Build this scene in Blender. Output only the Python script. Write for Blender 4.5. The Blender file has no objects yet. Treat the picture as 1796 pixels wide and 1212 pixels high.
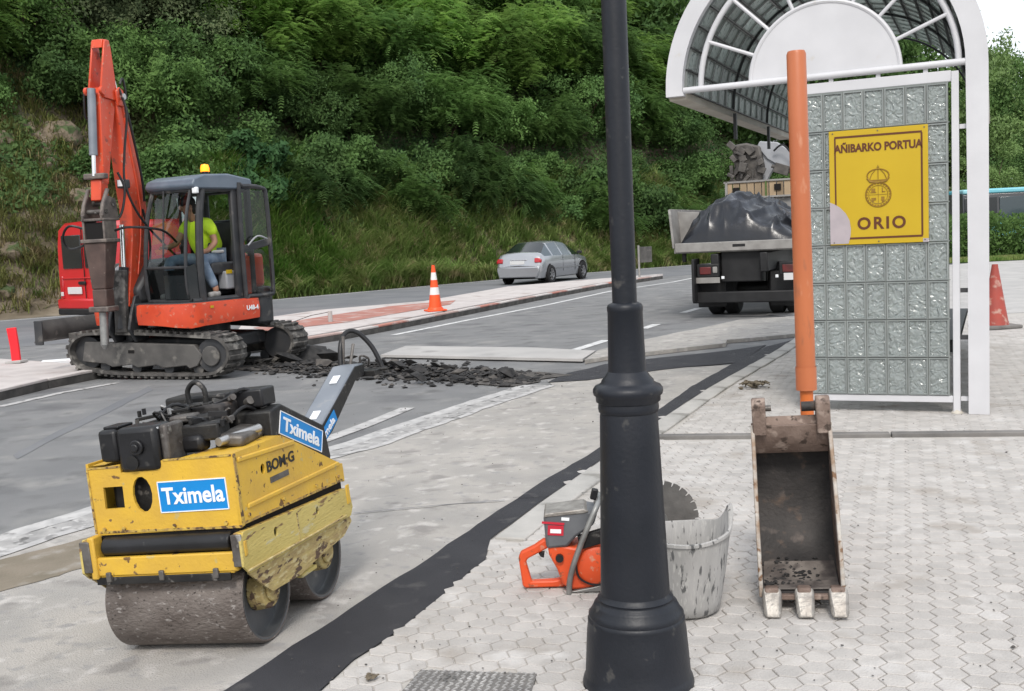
import bpy, bmesh, math, random
import numpy as np
from mathutils import Vector, Matrix, noise
from math import sin, cos, pi, radians as rad
random.seed(7); rng = np.random.default_rng(7)
S = bpy.context.scene; COL = S.collection

# ------------------------------------------------------------ camera
CP = math.atan(189/1900.); CT = .047; EYE = 1.6
cd = bpy.data.cameras.new('camera'); cam = bpy.data.objects.new('camera', cd); COL.objects.link(cam)
cd.sensor_width = 36; cd.lens = 1900/1796*36; cd.clip_start = .05; cd.clip_end = 2000
RM = (Matrix.Rotation(pi/2-CP, 3, 'X') @ Matrix.Rotation(-CT, 3, 'Z'))
cam.matrix_world = Matrix.Translation((0, 0, EYE)) @ RM.to_4x4()
S.camera = cam
# ------------------------------------------------------------ world, sun, exposure
SUN_EL, SUN_AZ = 46., 184.          # azimuth clockwise from +Y: light comes from behind the camera
w = bpy.data.worlds.new('World'); S.world = w; w.use_nodes = True
nt = w.node_tree; nt.nodes.clear()
sky = nt.nodes.new('ShaderNodeTexSky'); sky.sky_type = 'NISHITA'; sky.sun_disc = False
sky.sun_elevation = rad(SUN_EL); sky.sun_rotation = rad(SUN_AZ); sky.air_density = 1.2; sky.dust_density = 3.5; sky.ozone_density = 1.0
tc = nt.nodes.new('ShaderNodeTexCoord'); nz = nt.nodes.new('ShaderNodeTexNoise'); nz.inputs['Scale'].default_value = 2.2; nz.inputs['Detail'].default_value = 6
rp = nt.nodes.new('ShaderNodeValToRGB'); rp.color_ramp.elements[0].position = .30; rp.color_ramp.elements[0].color = (.45, .45, .45, 1)
rp.color_ramp.elements[1].position = .62; rp.color_ramp.elements[1].color = (.97, .97, .97, 1)
mx = nt.nodes.new('ShaderNodeMix'); mx.data_type = 'RGBA'; mx.inputs[7].default_value = (7.0, 7.3, 7.7, 1)
bg = nt.nodes.new('ShaderNodeBackground'); bg.inputs['Strength'].default_value = .12
wo = nt.nodes.new('ShaderNodeOutputWorld'); L = nt.links.new
L(tc.outputs['Generated'], nz.inputs['Vector']); L(nz.outputs['Fac'], rp.inputs['Fac']); L(rp.outputs['Color'], mx.inputs[0])
L(sky.outputs[0], mx.inputs[6]); L(mx.outputs[2], bg.inputs['Color']); L(bg.outputs[0], wo.inputs['Surface'])
sl = bpy.data.lights.new('sun', 'SUN'); sl.energy = 1.5; sl.angle = rad(14); sl.color = (1, .95, .885)
so = bpy.data.objects.new('sun', sl); COL.objects.link(so)
a = rad(SUN_AZ); e = rad(SUN_EL)
so.rotation_euler = Vector((sin(a)*cos(e), cos(a)*cos(e), sin(e))).to_track_quat('Z', 'Y').to_euler()
S.view_settings.view_transform = 'Standard'; S.view_settings.look = 'None'; S.view_settings.gamma = 1
S.view_settings.use_curve_mapping = False; S.view_settings.exposure = 0.60
S.render.engine = 'CYCLES'

# ------------------------------------------------------------ survey helpers: photograph bearings -> places on the ground
def sm(t): t = max(0., min(1., t)); return t*t*(3-2*t)
def Hh(x, y):
    """ground height: the carriageway dips towards its gutter beside the roller"""
    u = (x+1.365)*.963-(y-4.17)*.269
    h = .075*max(-.62, min(u, .31))
    if u > .31: h = .023*(1-sm((u-.31)/.25))
    return h*(1-sm((y-5.7)/2.6))
def ray(u, v): return RM @ Vector(((u-898)/1900, -(v-606)/1900, -1))
def gp(u, v, z=0.):
    d = ray(u, v); zz = z
    for _ in range(6):
        t = (zz-EYE)/d.z; x, y = d.x*t, d.y*t; zz = z+Hh(x, y)
    return (x, y)
def gps(*a): return [gp(*p) for p in a]

# ------------------------------------------------------------ materials
MATS = {}
def mat(name, c, c2=None, sc=8., rough=.6, metal=0., bump=0., bsc=40., spots=None, ssc=14., sth=.6, spw=.06, coat=0., trans=0., emis=None, tl=0., rnd=0., detail=6., stretch=None, ior=1.45, spec=.5, r2=None, isl=0., world=False):
    """procedural surface: two base colours mixed by noise, optional worn spots, bump, translucency"""
    m = bpy.data.materials.new(name); m.use_nodes = True; n = m.node_tree; N = n.nodes.new; K = n.links.new
    b = n.nodes['Principled BSDF']; b.inputs['Roughness'].default_value = rough; b.inputs['Metallic'].default_value = metal
    b.inputs['IOR'].default_value = ior; b.inputs['Specular IOR Level'].default_value = spec
    b.inputs['Coat Weight'].default_value = coat; b.inputs['Coat Roughness'].default_value = .15; b.inputs['Transmission Weight'].default_value = trans
    t = N('ShaderNodeTexCoord'); vec = t.outputs['Object']
    if world: vec = N('ShaderNodeNewGeometry').outputs['Position']
    if stretch:
        mp = N('ShaderNodeMapping'); mp.inputs['Scale'].default_value = stretch; K(vec, mp.inputs['Vector']); vec = mp.outputs[0]
    def noise(s, d=detail):
        q = N('ShaderNodeTexNoise'); q.inputs['Scale'].default_value = s; q.inputs['Detail'].default_value = d; K(vec, q.inputs['Vector']); return q
    def mixc(f, A, B):
        q = N('ShaderNodeMix'); q.data_type = 'RGBA'
        K(f, q.inputs[0])
        for s_, i in ((A, 6), (B, 7)):
            if isinstance(s_, tuple): q.inputs[i].default_value = (*s_[:3], 1)
            else: K(s_, q.inputs[i])
        return q.outputs[2]
    def ramp(f, lo, hi):
        q = N('ShaderNodeMapRange'); q.inputs[1].default_value = lo; q.inputs[2].default_value = hi; K(f, q.inputs[0]); return q.outputs[0]
    col = c
    if c2: col = mixc(ramp(noise(sc).outputs['Fac'], .36, .64), c, c2)
    if rnd or isl:
        oi = N('ShaderNodeObjectInfo') if rnd else None; hs = N('ShaderNodeHueSaturation'); src = oi.outputs['Random'] if rnd else N('ShaderNodeNewGeometry').outputs['Random Per Island']; rnd = rnd or isl
        mr = N('ShaderNodeMapRange'); mr.inputs[3].default_value = 1-rnd; mr.inputs[4].default_value = 1+rnd; K(src, mr.inputs[0]); K(mr.outputs[0], hs.inputs['Value'])
        if isinstance(col, tuple): hs.inputs['Color'].default_value = (*col[:3], 1)
        else: K(col, hs.inputs['Color'])
        col = hs.outputs[0]
    for k, sp in enumerate(spots or []):
        f = ramp(noise(ssc*(1+.7*k)).outputs['Fac'], sth, sth+spw)
        col = mixc(f, col, sp)
        if r2 is not None and k == 0:
            rr = N('ShaderNodeMapRange'); rr.inputs[3].default_value = rough; rr.inputs[4].default_value = r2; K(f, rr.inputs[0]); K(rr.outputs[0], b.inputs['Roughness'])
    if isinstance(col, tuple): b.inputs['Base Color'].default_value = (*col[:3], 1)
    else: K(col, b.inputs['Base Color'])
    if bump:
        bp = N('ShaderNodeBump'); bp.inputs['Strength'].default_value = bump; bp.inputs['Distance'].default_value = .01
        K(noise(bsc).outputs['Fac'], bp.inputs['Height']); K(bp.outputs[0], b.inputs['Normal'])
    if emis: b.inputs['Emission Color'].default_value = (*emis[:3], 1); b.inputs['Emission Strength'].default_value = emis[3]
    if tl:
        tr = N('ShaderNodeBsdfTranslucent'); ms = N('ShaderNodeMixShader'); ms.inputs[0].default_value = tl
        if isinstance(col, tuple): tr.inputs[0].default_value = (*col[:3], 1)
        else: K(col, tr.inputs[0])
        K(b.outputs[0], ms.inputs[1]); K(tr.outputs[0], ms.inputs[2]); K(ms.outputs[0], n.nodes['Material Output'].inputs[0])
    MATS[name] = m; return m
def glassmat(name, tint=(.8, .85, .85), f=.85, rough=.03):
    m = bpy.data.materials.new(name); m.use_nodes = True; n = m.node_tree; N = n.nodes.new; K = n.links.new
    n.nodes.remove(n.nodes['Principled BSDF'])
    t = N('ShaderNodeBsdfTransparent'); t.inputs[0].default_value = (*tint, 1); g = N('ShaderNodeBsdfGlossy'); g.inputs['Roughness'].default_value = rough
    fr = N('ShaderNodeFresnel'); fr.inputs[0].default_value = 1.5; ad = N('ShaderNodeMath'); ad.operation = 'ADD'; ad.inputs[1].default_value = 1-f-.04; ad.use_clamp = True; K(fr.outputs[0], ad.inputs[0])
    s = N('ShaderNodeMixShader'); K(ad.outputs[0], s.inputs[0]); K(t.outputs[0], s.inputs[1]); K(g.outputs[0], s.inputs[2]); K(s.outputs[0], n.nodes['Material Output'].inputs[0]); MATS[name] = m; return m

RUST = (.09, .045, .025); DIRT = (.16, .13, .10)
mat('asphalt', (.19, .192, .195), (.235, .235, .235), 1.3, .9, bump=1., bsc=170, spots=[(.13, .13, .135), (.29, .285, .275), (.15, .15, .15)], ssc=1.1, sth=.56, spw=.16, detail=10.)
mat('asphalt_far', (.15, .155, .165), (.19, .193, .2), .8, .9, bump=.4, bsc=200)
mat('dusty', (.42, .395, .365), (.34, .325, .305), 2.2, .95, bump=.9, bsc=120, spots=[(.27, .255, .24), (.50, .475, .45), (.31, .30, .29)], ssc=4.2, sth=.57, spw=.12, detail=9.)
mat('fresh_asphalt', (.030, .030, .036), (.042, .042, .048), 3., .75, bump=.9, bsc=260, spots=[(.075, .073, .075)], ssc=7., sth=.60, spw=.10)
mat('paint', (.66, .66, .65), (.5, .5, .5), 7., .8, spots=[(.28, .28, .28)], ssc=9., sth=.60, spw=.05, bump=.2, bsc=200)
mat('mud', (.225, .19, .145), (.17, .145, .105), 3.5, .7, bump=.5, bsc=70, spots=[(.30, .275, .24)], ssc=6, sth=.56, spw=.12)
mat('gutter', (.40, .39, .38), (.27, .265, .26), 9., .95, bump=1., bsc=30, spots=[(.13, .128, .125), (.5, .49, .48)], ssc=8, sth=.60, spw=.06)
mat('paver', (.475, .45, .425), (.42, .40, .38), 9., .9, bump=.6, bsc=110, isl=.09, spots=[(.35, .32, .29), (.53, .51, .49), (.39, .37, .35)], ssc=2.3, sth=.57, spw=.12, detail=9., world=True)
mat('paver_single', (.475, .45, .425), (.42, .40, .38), 9., .9, bump=.6, bsc=110, rnd=.09, spots=[(.35, .32, .29), (.53, .51, .49), (.39, .37, .35)], ssc=2.3, sth=.57, spw=.12, detail=9., world=True)
mat('joint', (.42, .395, .365), (.46, .44, .41), 5., 1., bump=.4, bsc=160)
mat('kerbstone', (.44, .425, .40), (.36, .35, .33), 5., .9, bump=.4, bsc=90, rnd=.06, spots=[(.25, .24, .22)], ssc=5, sth=.6, spw=.1)
mat('kerb_dark', (.13, .125, .12), (.2, .19, .18), 4., .9, bump=.4, bsc=60)
mat('old_paint', (.50, .49, .48), (.38, .375, .37), 9., .9, spots=[(.24, .235, .23)], ssc=7., sth=.56, spw=.08, bump=.3, bsc=150)
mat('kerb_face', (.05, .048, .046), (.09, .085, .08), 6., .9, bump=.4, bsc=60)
mat('roof_glass', (.48, .53, .51), (.62, .66, .64), 14., .2, bump=.9, bsc=16, tl=.55, rnd=.2, spots=[(.28, .32, .31)], ssc=20, sth=.55, spw=.06)
mat('island_white', (.56, .52, .50), (.48, .44, .425), 3., .9, bump=.3, bsc=90, rnd=.05, spots=[(.34, .28, .26)], ssc=1.6, sth=.58, spw=.12)
mat('island_red', (.44, .19, .15), (.36, .17, .14), 3., .9, bump=.3, bsc=90, rnd=.08, spots=[(.45, .33, .30)], ssc=2.6, sth=.53, spw=.12)
mat('island_pink', (.40, .27, .24), (.46, .35, .32), 3., .9, bump=.3, bsc=90, rnd=.08)
mat('concrete', (.45, .435, .42), (.38, .37, .36), 1.5, .95, bump=.3, bsc=80, spots=[(.3, .29, .28)], ssc=2, sth=.6, spw=.12)
mat('soil', (.085, .068, .045), (.17, .14, .10), 1.1, 1., bump=1., bsc=9, spots=[(.05, .065, .03), (.24, .20, .15)], ssc=.7, sth=.52, spw=.14)
mat('rubble', (.018, .018, .019), (.045, .043, .042), 9., .9, bump=.8, bsc=60)
mat('rubble_pale', (.12, .11, .10), (.06, .055, .052), 9., .95, bump=.8, bsc=60)
mat('iron', (.006, .008, .013), (.011, .013, .019), 5., .46, bump=.12, bsc=60, spots=[(.060, .058, .056), (.045, .045, .045)], ssc=11, sth=.665, spw=.07, r2=.75, detail=9.)
mat('white_paint', (.58, .58, .60), (.53, .53, .55), 3., .45, spots=[(.5, .47, .43)], ssc=6, sth=.7, spw=.1)
mat('cream', (.46, .42, .36), (.55, .52, .46), 3., .7)
mat('orange_pipe', (.50, .155, .062), (.43, .125, .05), 4., .42, spots=[(.60, .32, .20), (.33, .12, .06)], ssc=9, sth=.62, spw=.1, stretch=(1, 1, .3), bump=.08, bsc=50)
mat('orange_pipe_dark', (.66, .17, .03), (.5, .12, .03), 6., .5)
mat('block_frame', (.20, .22, .215), (.26, .28, .275), 6., .3, rnd=.12)
mat('mortar', (.20, .22, .21), (.27, .29, .28), 8., .9)
mat('rib', (.035, .038, .04), None, rough=.5)
mat('sign_yellow', (.47, .315, .008), (.50, .34, .010), 2., .45)
mat('sign_brown', (.10, .028, .008), None, rough=.5)
mat('sign_olive', (.27, .15, .012), (.2, .11, .01), 20, rough=.5)
mat('sign_patch', (.40, .35, .37), (.35, .31, .33), 8, rough=.7)
mat('roller_yellow', (.66, .41, .042), (.57, .35, .05), 6., .45, bump=.2, bsc=60, spots=[(.16, .09, .035), (.50, .37, .12), (.20, .12, .05)], ssc=13., sth=.665, spw=.02, r2=.85, detail=12.)
mat('roller_edge', (.30, .19, .07), (.58, .40, .07), 30., .7, bump=.4, bsc=60, spots=[(.11, .065, .035)], ssc=40, sth=.54, spw=.05)
mat('roller_faded', (.55, .44, .14), (.47, .37, .11), 7., .6, bump=.3, bsc=70, spots=[(.22, .14, .07), (.52, .46, .25), (.17, .10, .05)], ssc=12., sth=.635, spw=.03, r2=.9, stretch=(1, .35, 1.5), detail=10.)
mat('roller_rusty', (.34, .25, .115), (.48, .38, .15), 22., .8, bump=.5, bsc=60, spots=[(.11, .07, .045), (.5, .42, .22)], ssc=26, sth=.56, spw=.04, stretch=(1, .45, 1.3), detail=10.)
mat('drum', (.115, .095, .085), (.19, .165, .15), 9., .65, .3, bump=.8, bsc=80, spots=[(.30, .275, .26), (.06, .05, .045)], ssc=60., sth=.60, spw=.08, stretch=(.6, 1, 1), detail=8.)
mat('drum_end', (.17, .18, .19), (.12, .125, .13), 4., .4, .6, bump=.15, bsc=40, spots=[(.28, .27, .26)], ssc=9, sth=.62, spw=.08)
mat('black_plastic', (.008, .008, .009), (.014, .014, .016), 9., .4, spots=[(.06, .058, .055)], ssc=20, sth=.66, spw=.1, bump=.08, bsc=80)
mat('black_metal', (.010, .010, .011), (.024, .023, .022), 11., .5, .2, spots=[(.14, .13, .12)], ssc=22, sth=.63, spw=.07, bump=.25, bsc=50)
mat('dusty_metal', (.16, .15, .14), (.08, .07, .065), 12., .5, .5, bump=.3, bsc=50, spots=[(.34, .33, .31)], ssc=12, sth=.62, spw=.06)
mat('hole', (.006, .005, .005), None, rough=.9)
mat('bright_steel', (.5, .5, .5), (.36, .35, .34), 9, .35, .8)
mat('handle_grey', (.17, .19, .22), (.23, .25, .28), 4, .35, .3, spots=[(.3, .3, .3)], ssc=8, sth=.66, spw=.08)
mat('sticker_blue', (.0, .20, .56), (.005, .23, .60), 4, .4)
mat('sticker_white', (.8, .82, .84), None, rough=.5)
mat('exc_orange', (.66, .075, .025), (.56, .06, .022), 4., .42, spots=[(.30, .055, .03), (.55, .20, .13)], ssc=9, sth=.62, spw=.07, coat=.15, detail=9.)
mat('exc_dark', (.028, .030, .034), (.045, .045, .047), 6., .5, spots=[(.13, .12, .11)], ssc=5, sth=.6, spw=.12)
mat('exc_roof', (.10, .13, .17), (.13, .16, .20), 5, .35)
mat('rubber', (.045, .043, .041), (.10, .094, .088), 7., .9, bump=.4, bsc=40, spots=[(.20, .19, .175)], ssc=8, sth=.53, spw=.12)
mat('track_frame', (.06, .058, .056), (.10, .095, .09), 5., .7, spots=[(.17, .16, .145)], ssc=6, sth=.58, spw=.1)
mat('breaker', (.10, .065, .055), (.065, .042, .036), 5., .6, bump=.2, bsc=40, spots=[(.20, .16, .14)], ssc=9, sth=.62, spw=.08)
mat('breaker_clamp', (.20, .17, .15), (.10, .085, .08), 8., .6, .3, bump=.3, bsc=40)
mat('chrome', (.75, .75, .76), None, rough=.15, metal=1.)
mat('hivis', (.60, .84, .03), (.46, .68, .03), 7, .8, bump=1., bsc=11)
mat('skin', (.38, .20, .13), None, rough=.55)
mat('hair', (.012, .010, .009), None, rough=.6)
mat('jeans', (.12, .17, .24), (.19, .24, .31), 14, .9)
mat('shoe', (.32, .31, .30), (.2, .19, .18), 20, .8)
mat('van_red', (.55, .014, .02), (.50, .014, .018), 2, .28, coat=.6)
mat('silver', (.40, .41, .43), (.38, .39, .41), 2, .24, .6, coat=.7)
mat('lorry_red', (.13, .02, .02), (.08, .02, .018), 9, .4)
mat('tail_red', (.42, .006, .012), None, rough=.15, coat=.8)
mat('tail_white', (.6, .6, .6), None, rough=.2, coat=.8)
mat('dark_glass', (.012, .016, .018), None, rough=.06, coat=.5)
mat('side_glass', (.05, .07, .08), None, rough=.06, coat=.5)
mat('plate', (.62, .62, .62), None, rough=.4)
mat('tyre', (.012, .012, .013), (.02, .02, .021), 8, .85)
mat('rim', (.34, .34, .35), None, rough=.35, metal=.8)
mat('truck_black', (.008, .008, .009), (.016, .016, .017), 5, .55)
mat('bed_grey', (.30, .29, .275), (.22, .21, .2), 5, .65, spots=[(.42, .41, .39)], ssc=5, sth=.62, spw=.1, bump=.1)
mat('tarp', (.010, .012, .018), (.006, .007, .010), 2.3, .27, bump=.7, bsc=6, spots=[(.030, .034, .045)], ssc=3, sth=.58, spw=.08, spec=.6)
mat('wood', (.36, .27, .17), (.27, .2, .13), 3, .8, rnd=.25, stretch=(1, 1, .2))
mat('grab', (.06, .055, .052), (.12, .11, .10), 7, .6, .3, bump=.4, bsc=30)
mat('crane_grey', (.27, .28, .30), (.33, .34, .36), 3, .5)
mat('cone_orange', (.86, .10, .02), (.80, .085, .02), 5, .45)
mat('cone_white', (.74, .72, .70), None, rough=.5)
mat('cone_old', (.36, .060, .042), (.30, .062, .048), 6, .6, spots=[(.45, .27, .22)], ssc=8, sth=.57, spw=.1)
mat('marker_red', (.80, .02, .03), None, rough=.4)
mat('bus_cyan', (.09, .45, .55), (.3, .55, .6), .6, .4)
mat('bus_dark', (.06, .065, .07), (.09, .09, .095), 1, .2)
mat('tub_rubber', (.30, .295, .285), (.38, .37, .36), 7, .85, bump=.5, bsc=40, spots=[(.10, .10, .10), (.40, .39, .375)], ssc=34, sth=.575, spw=.06, stretch=(1.5, 1.5, .30))
mat('saw_orange', (.70, .085, .02), (.60, .075, .02), 6, .45, spots=[(.55, .26, .17), (.28, .08, .04)], ssc=22, sth=.61, spw=.08)
mat('saw_grey', (.10, .105, .115), (.14, .145, .155), 8, .5, spots=[(.3, .29, .27)], ssc=8, sth=.64, spw=.1)
mat('saw_steel', (.33, .33, .32), (.22, .22, .215), 9, .45, .6)
mat('blade', (.13, .125, .12), (.20, .19, .18), 10, .55, .5, bump=.2)
mat('label_red', (.50, .02, .04), None, rough=.4)
mat('bucket_steel', (.15, .105, .085), (.23, .17, .14), 8, .7, .2, bump=.45, bsc=50, spots=[(.32, .25, .21), (.07, .05, .04)], ssc=13, sth=.57, spw=.07)
mat('bucket_in', (.030, .028, .028), (.055, .050, .048), 7, .62, .3, bump=.3, bsc=60, spots=[(.17, .14, .125), (.12, .085, .065)], ssc=8, sth=.60, spw=.14, detail=9.)
mat('worn_edge', (.42, .40, .37), (.24, .17, .12), 15, .6, .3, bump=.4, bsc=50, spots=[(.16, .09, .05)], ssc=20, sth=.58, spw=.05)
mat('bucket_dust', (.22, .195, .175), (.10, .085, .078), 9, .95, bump=.5, bsc=60, spots=[(.07, .06, .057)], ssc=12, sth=.54, spw=.12)
mat('tooth', (.38, .36, .33), (.24, .22, .20), 18, .45, .5, bump=.4, bsc=60)
mat('beacon', (.9, .35, .02), None, rough=.3, emis=(1., .20, .008, 1.7))
glassmat('cab_glass', (.70, .78, .78), .95)
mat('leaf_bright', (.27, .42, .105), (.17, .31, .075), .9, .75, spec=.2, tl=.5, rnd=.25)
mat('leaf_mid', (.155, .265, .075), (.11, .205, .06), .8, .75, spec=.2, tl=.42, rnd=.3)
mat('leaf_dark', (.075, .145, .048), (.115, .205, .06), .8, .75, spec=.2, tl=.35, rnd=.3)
mat('leaf_olive', (.165, .20, .10), (.10, .15, .07), .8, .75, spec=.2, tl=.38, rnd=.25)
mat('leaf_blue', (.040, .11, .040), (.07, .15, .05), .8, .7, spec=.25, tl=.3, rnd=.2)
mat('leaf_light', (.17, .27, .08), (.13, .21, .06), .8, .6, tl=.35, rnd=.2)
mat('ivy', (.062, .125, .05), (.13, .21, .07), .45, .75, spec=.2, tl=.4, spots=[(.10, .10, .045)], ssc=.25, sth=.58, spw=.1)
mat('grass', (.17, .27, .07), (.27, .32, .11), .9, .85, spec=.2, tl=.4, spots=[(.40, .35, .19), (.11, .19, .04)], ssc=1.8, sth=.54, spw=.1)
mat('bark', (.10, .075, .05), (.06, .045, .03), 6, .95, bump=.6, bsc=20)
mat('rock', (.23, .185, .135), (.13, .105, .075), 2, .95, bump=1, bsc=8, spots=[(.07, .10, .04)], ssc=3, sth=.52, spw=.06)

# pressed glass block: a pane with strong waviness
def block_glass():
    m = bpy.data.materials.new('block_glass'); m.use_nodes = True; n = m.node_tree; N = n.nodes.new; K = n.links.new
    b = n.nodes['Principled BSDF']; b.inputs['Base Color'].default_value = (.50, .55, .54, 1); b.inputs['Roughness'].default_value = .09
    b.inputs['Transmission Weight'].default_value = .60; b.inputs['IOR'].default_value = 1.5
    t = N('ShaderNodeTexCoord'); oi = N('ShaderNodeObjectInfo'); ad = N('ShaderNodeVectorMath'); ad.operation = 'ADD'
    cb = N('ShaderNodeCombineXYZ'); ml = N('ShaderNodeMath'); ml.operation = 'MULTIPLY'; ml.inputs[1].default_value = 37
    K(oi.outputs['Random'], ml.inputs[0]); K(ml.outputs[0], cb.inputs[0]); K(ml.outputs[0], cb.inputs[2]); K(t.outputs['Object'], ad.inputs[0]); K(cb.outputs[0], ad.inputs[1])
    q = N('ShaderNodeTexNoise'); q.inputs['Scale'].default_value = 17; q.inputs['Detail'].default_value = .6; q.inputs['Distortion'].default_value = 1.6; K(ad.outputs[0], q.inputs['Vector'])
    bp = N('ShaderNodeBump'); bp.inputs['Strength'].default_value = 1.; bp.inputs['Distance'].default_value = .024
    K(q.outputs['Fac'], bp.inputs['Height']); K(bp.outputs[0], b.inputs['Normal']); MATS['block_glass'] = m
block_glass()

# ------------------------------------------------------------ mesh builder
class MB:
    def __init__(s, fr=None): s.v = []; s.f = []; s.mi = []; s.fr = fr
    def _a(s, vs, fs, fr=None, mi=0):
        o = len(s.v); M = fr or Matrix.Identity(4)
        if s.fr is not None: M = s.fr @ M
        s.v += [tuple(M @ Vector(p)) for p in vs]; s.f += [tuple(o+i for i in f) for f in fs]; s.mi += [mi]*len(fs); return s
    def box(s, c, d, r=(0, 0, 0), mi=0, taper=1.):
        x, y, z = [q/2 for q in d]; M = Matrix.Translation(c) @ (Matrix.Rotation(rad(r[2]), 4, 'Z') @ Matrix.Rotation(rad(r[1]), 4, 'Y') @ Matrix.Rotation(rad(r[0]), 4, 'X'))
        vs = [(-x, -y, -z), (x, -y, -z), (x, y, -z), (-x, y, -z), (-x*taper, -y*taper, z), (x*taper, -y*taper, z), (x*taper, y*taper, z), (-x*taper, y*taper, z)]
        return s._a(vs, [(0, 3, 2, 1), (4, 5, 6, 7), (0, 1, 5, 4), (1, 2, 6, 5), (2, 3, 7, 6), (3, 0, 4, 7)], M, mi)
    def prism(s, poly, ax, a, b, mi=0, b_poly=None):
        """polygon in the plane normal to axis ax, extruded from a to b"""
        ar = sum(poly[i][0]*poly[(i+1) % len(poly)][1]-poly[(i+1) % len(poly)][0]*poly[i][1] for i in range(len(poly)))
        P = list(poly) if ar > 0 else list(poly)[::-1]
        Q = P if b_poly is None else (list(b_poly) if ar > 0 else list(b_poly)[::-1])
        n = len(P)
        def e(p, t): return {'x': (t, p[0], p[1]), 'y': (p[0], t, p[1]), 'z': (p[0], p[1], t)}[ax]
        vs = [e(p, a) for p in P]+[e(p, b) for p in Q]
        fl = (ax == 'y') != (b < a)
        fs = [tuple(range(n))[::-1], tuple(range(n, 2*n))]+[(i, (i+1) % n, n+(i+1) % n, n+i) for i in range(n)]
        if fl: fs = [f[::-1] for f in fs]
        return s._a(vs, fs, None, mi)
    def cyl(s, p0, p1, r0, r1=None, n=16, cap=True, mi=0):
        r1 = r0 if r1 is None else r1; p0 = Vector(p0); p1 = Vector(p1); d = p1-p0
        q = d.to_track_quat('Z', 'Y').to_matrix(); vs = []
        for p, r in ((p0, r0), (p1, r1)):
            for i in range(n): vs.append(tuple(p+q @ Vector((r*cos(2*pi*i/n), r*sin(2*pi*i/n), 0))))
        fs = [(i, (i+1) % n, n+(i+1) % n, n+i) for i in range(n)]
        if cap: fs += [tuple(range(n))[::-1], tuple(range(n, 2*n))]
        return s._a(vs, fs, None, mi)
    def tube(s, pts, r, n=8, closed=False, mi=0, sub=0):
        P = [Vector(p) for p in pts]
        if sub:
            Q = []
            m = len(P)
            for i in range(m if closed else m-1):
                p0, p1, p2, p3 = (P[(i-1) % m] if closed or i else P[0]), P[i], P[(i+1) % m], (P[(i+2) % m] if closed or i < m-2 else P[-1])
                for k in range(sub):
                    t = k/sub; Q.append(.5*((2*p1)+(-p0+p2)*t+(2*p0-5*p1+4*p2-p3)*t*t+(-p0+3*p1-3*p2+p3)*t**3))
            if not closed: Q.append(P[-1])
            P = Q
        m = len(P); vs = []; up = None
        rr = r if isinstance(r, (list, tuple)) else None
        for i, p in enumerate(P):
            t = (P[(i+1) % m]-P[i-1]) if closed else (P[min(i+1, m-1)]-P[max(i-1, 0)])
            t.normalize()
            if up is None: up = Vector((0, 0, 1)) if abs(t.z) < .9 else Vector((0, 1, 0))
            x = up.cross(t).normalized(); y = t.cross(x); up = y
            R = rr[min(len(rr)-1, int(i*len(rr)/m))] if rr else r
            for k in range(n): vs.append(tuple(p+x*(R*cos(2*pi*k/n))+y*(R*sin(2*pi*k/n))))
        fs = []
        for i in range(m if closed else m-1):
            j = (i+1) % m
            for k in range(n): fs.append((i*n+k, i*n+(k+1) % n, j*n+(k+1) % n, j*n+k))
        if not closed: fs += [tuple(range(n))[::-1], tuple(range((m-1)*n, m*n))]
        return s._a(vs, fs, None, mi)
    def lathe(s, prof, n=32, o=(0, 0, 0), ax='z', mi=0, wob=0.):
        vs = []; fs = []; m = len(prof)
        for r, z in prof:
            for i in range(n):
                a_ = 2*pi*i/n; rr = r*(1+wob*sin(3*a_+z*9))
                p = (rr*cos(a_), rr*sin(a_), z)
                if ax == 'x': p = (p[2], p[0], p[1])
                if ax == 'y': p = (p[1], p[2], p[0])
                vs.append((p[0]+o[0], p[1]+o[1], p[2]+o[2]))
        for j in range(m-1):
            for i in range(n): fs.append((j*n+i, j*n+(i+1) % n, (j+1)*n+(i+1) % n, (j+1)*n+i))
        return s._a(vs, fs, None, mi)
    def ball(s, c, r, n=10, mi=0):
        R = r if isinstance(r, tuple) else (r, r, r)
        prof = [(sin(pi*j/n), -cos(pi*j/n)) for j in range(n+1)]; vs = []; fs = []
        k = 2*n
        for q, z in prof:
            for i in range(k): vs.append((c[0]+R[0]*q*cos(2*pi*i/k), c[1]+R[1]*q*sin(2*pi*i/k), c[2]+R[2]*z))
        for j in range(n):
            for i in range(k): fs.append((j*k+i, j*k+(i+1) % k, (j+1)*k+(i+1) % k, (j+1)*k+i))
        return s._a(vs, fs, None, mi)
    def chunk(s, c, r, seed=0, flat=.6, mi=0):
        rd = random.Random(seed); P = [(1, 0, 0), (-1, 0, 0), (0, 1, 0), (0, -1, 0), (0, 0, 1), (0, 0, -1), (.7, .7, .3), (-.7, .6, -.2), (.6, -.7, .5), (-.6, -.6, .4)]
        an = rd.random()*6; bm = bmesh.new()
        for p in P:
            k = r*rd.uniform(.6, 1.15); x, y, z = p[0]*k, p[1]*k, p[2]*k*flat
            bm.verts.new((c[0]+x*cos(an)-y*sin(an), c[1]+x*sin(an)+y*cos(an), c[2]+z))
        h = bmesh.ops.convex_hull(bm, input=bm.verts); bm.verts.ensure_lookup_table(); bm.verts.index_update()
        vs = [tuple(v.co) for v in bm.verts]; fs = [tuple(v.index for v in f.verts) for f in bm.faces]; bm.free()
        return s._a(vs, fs, None, mi)
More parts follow.
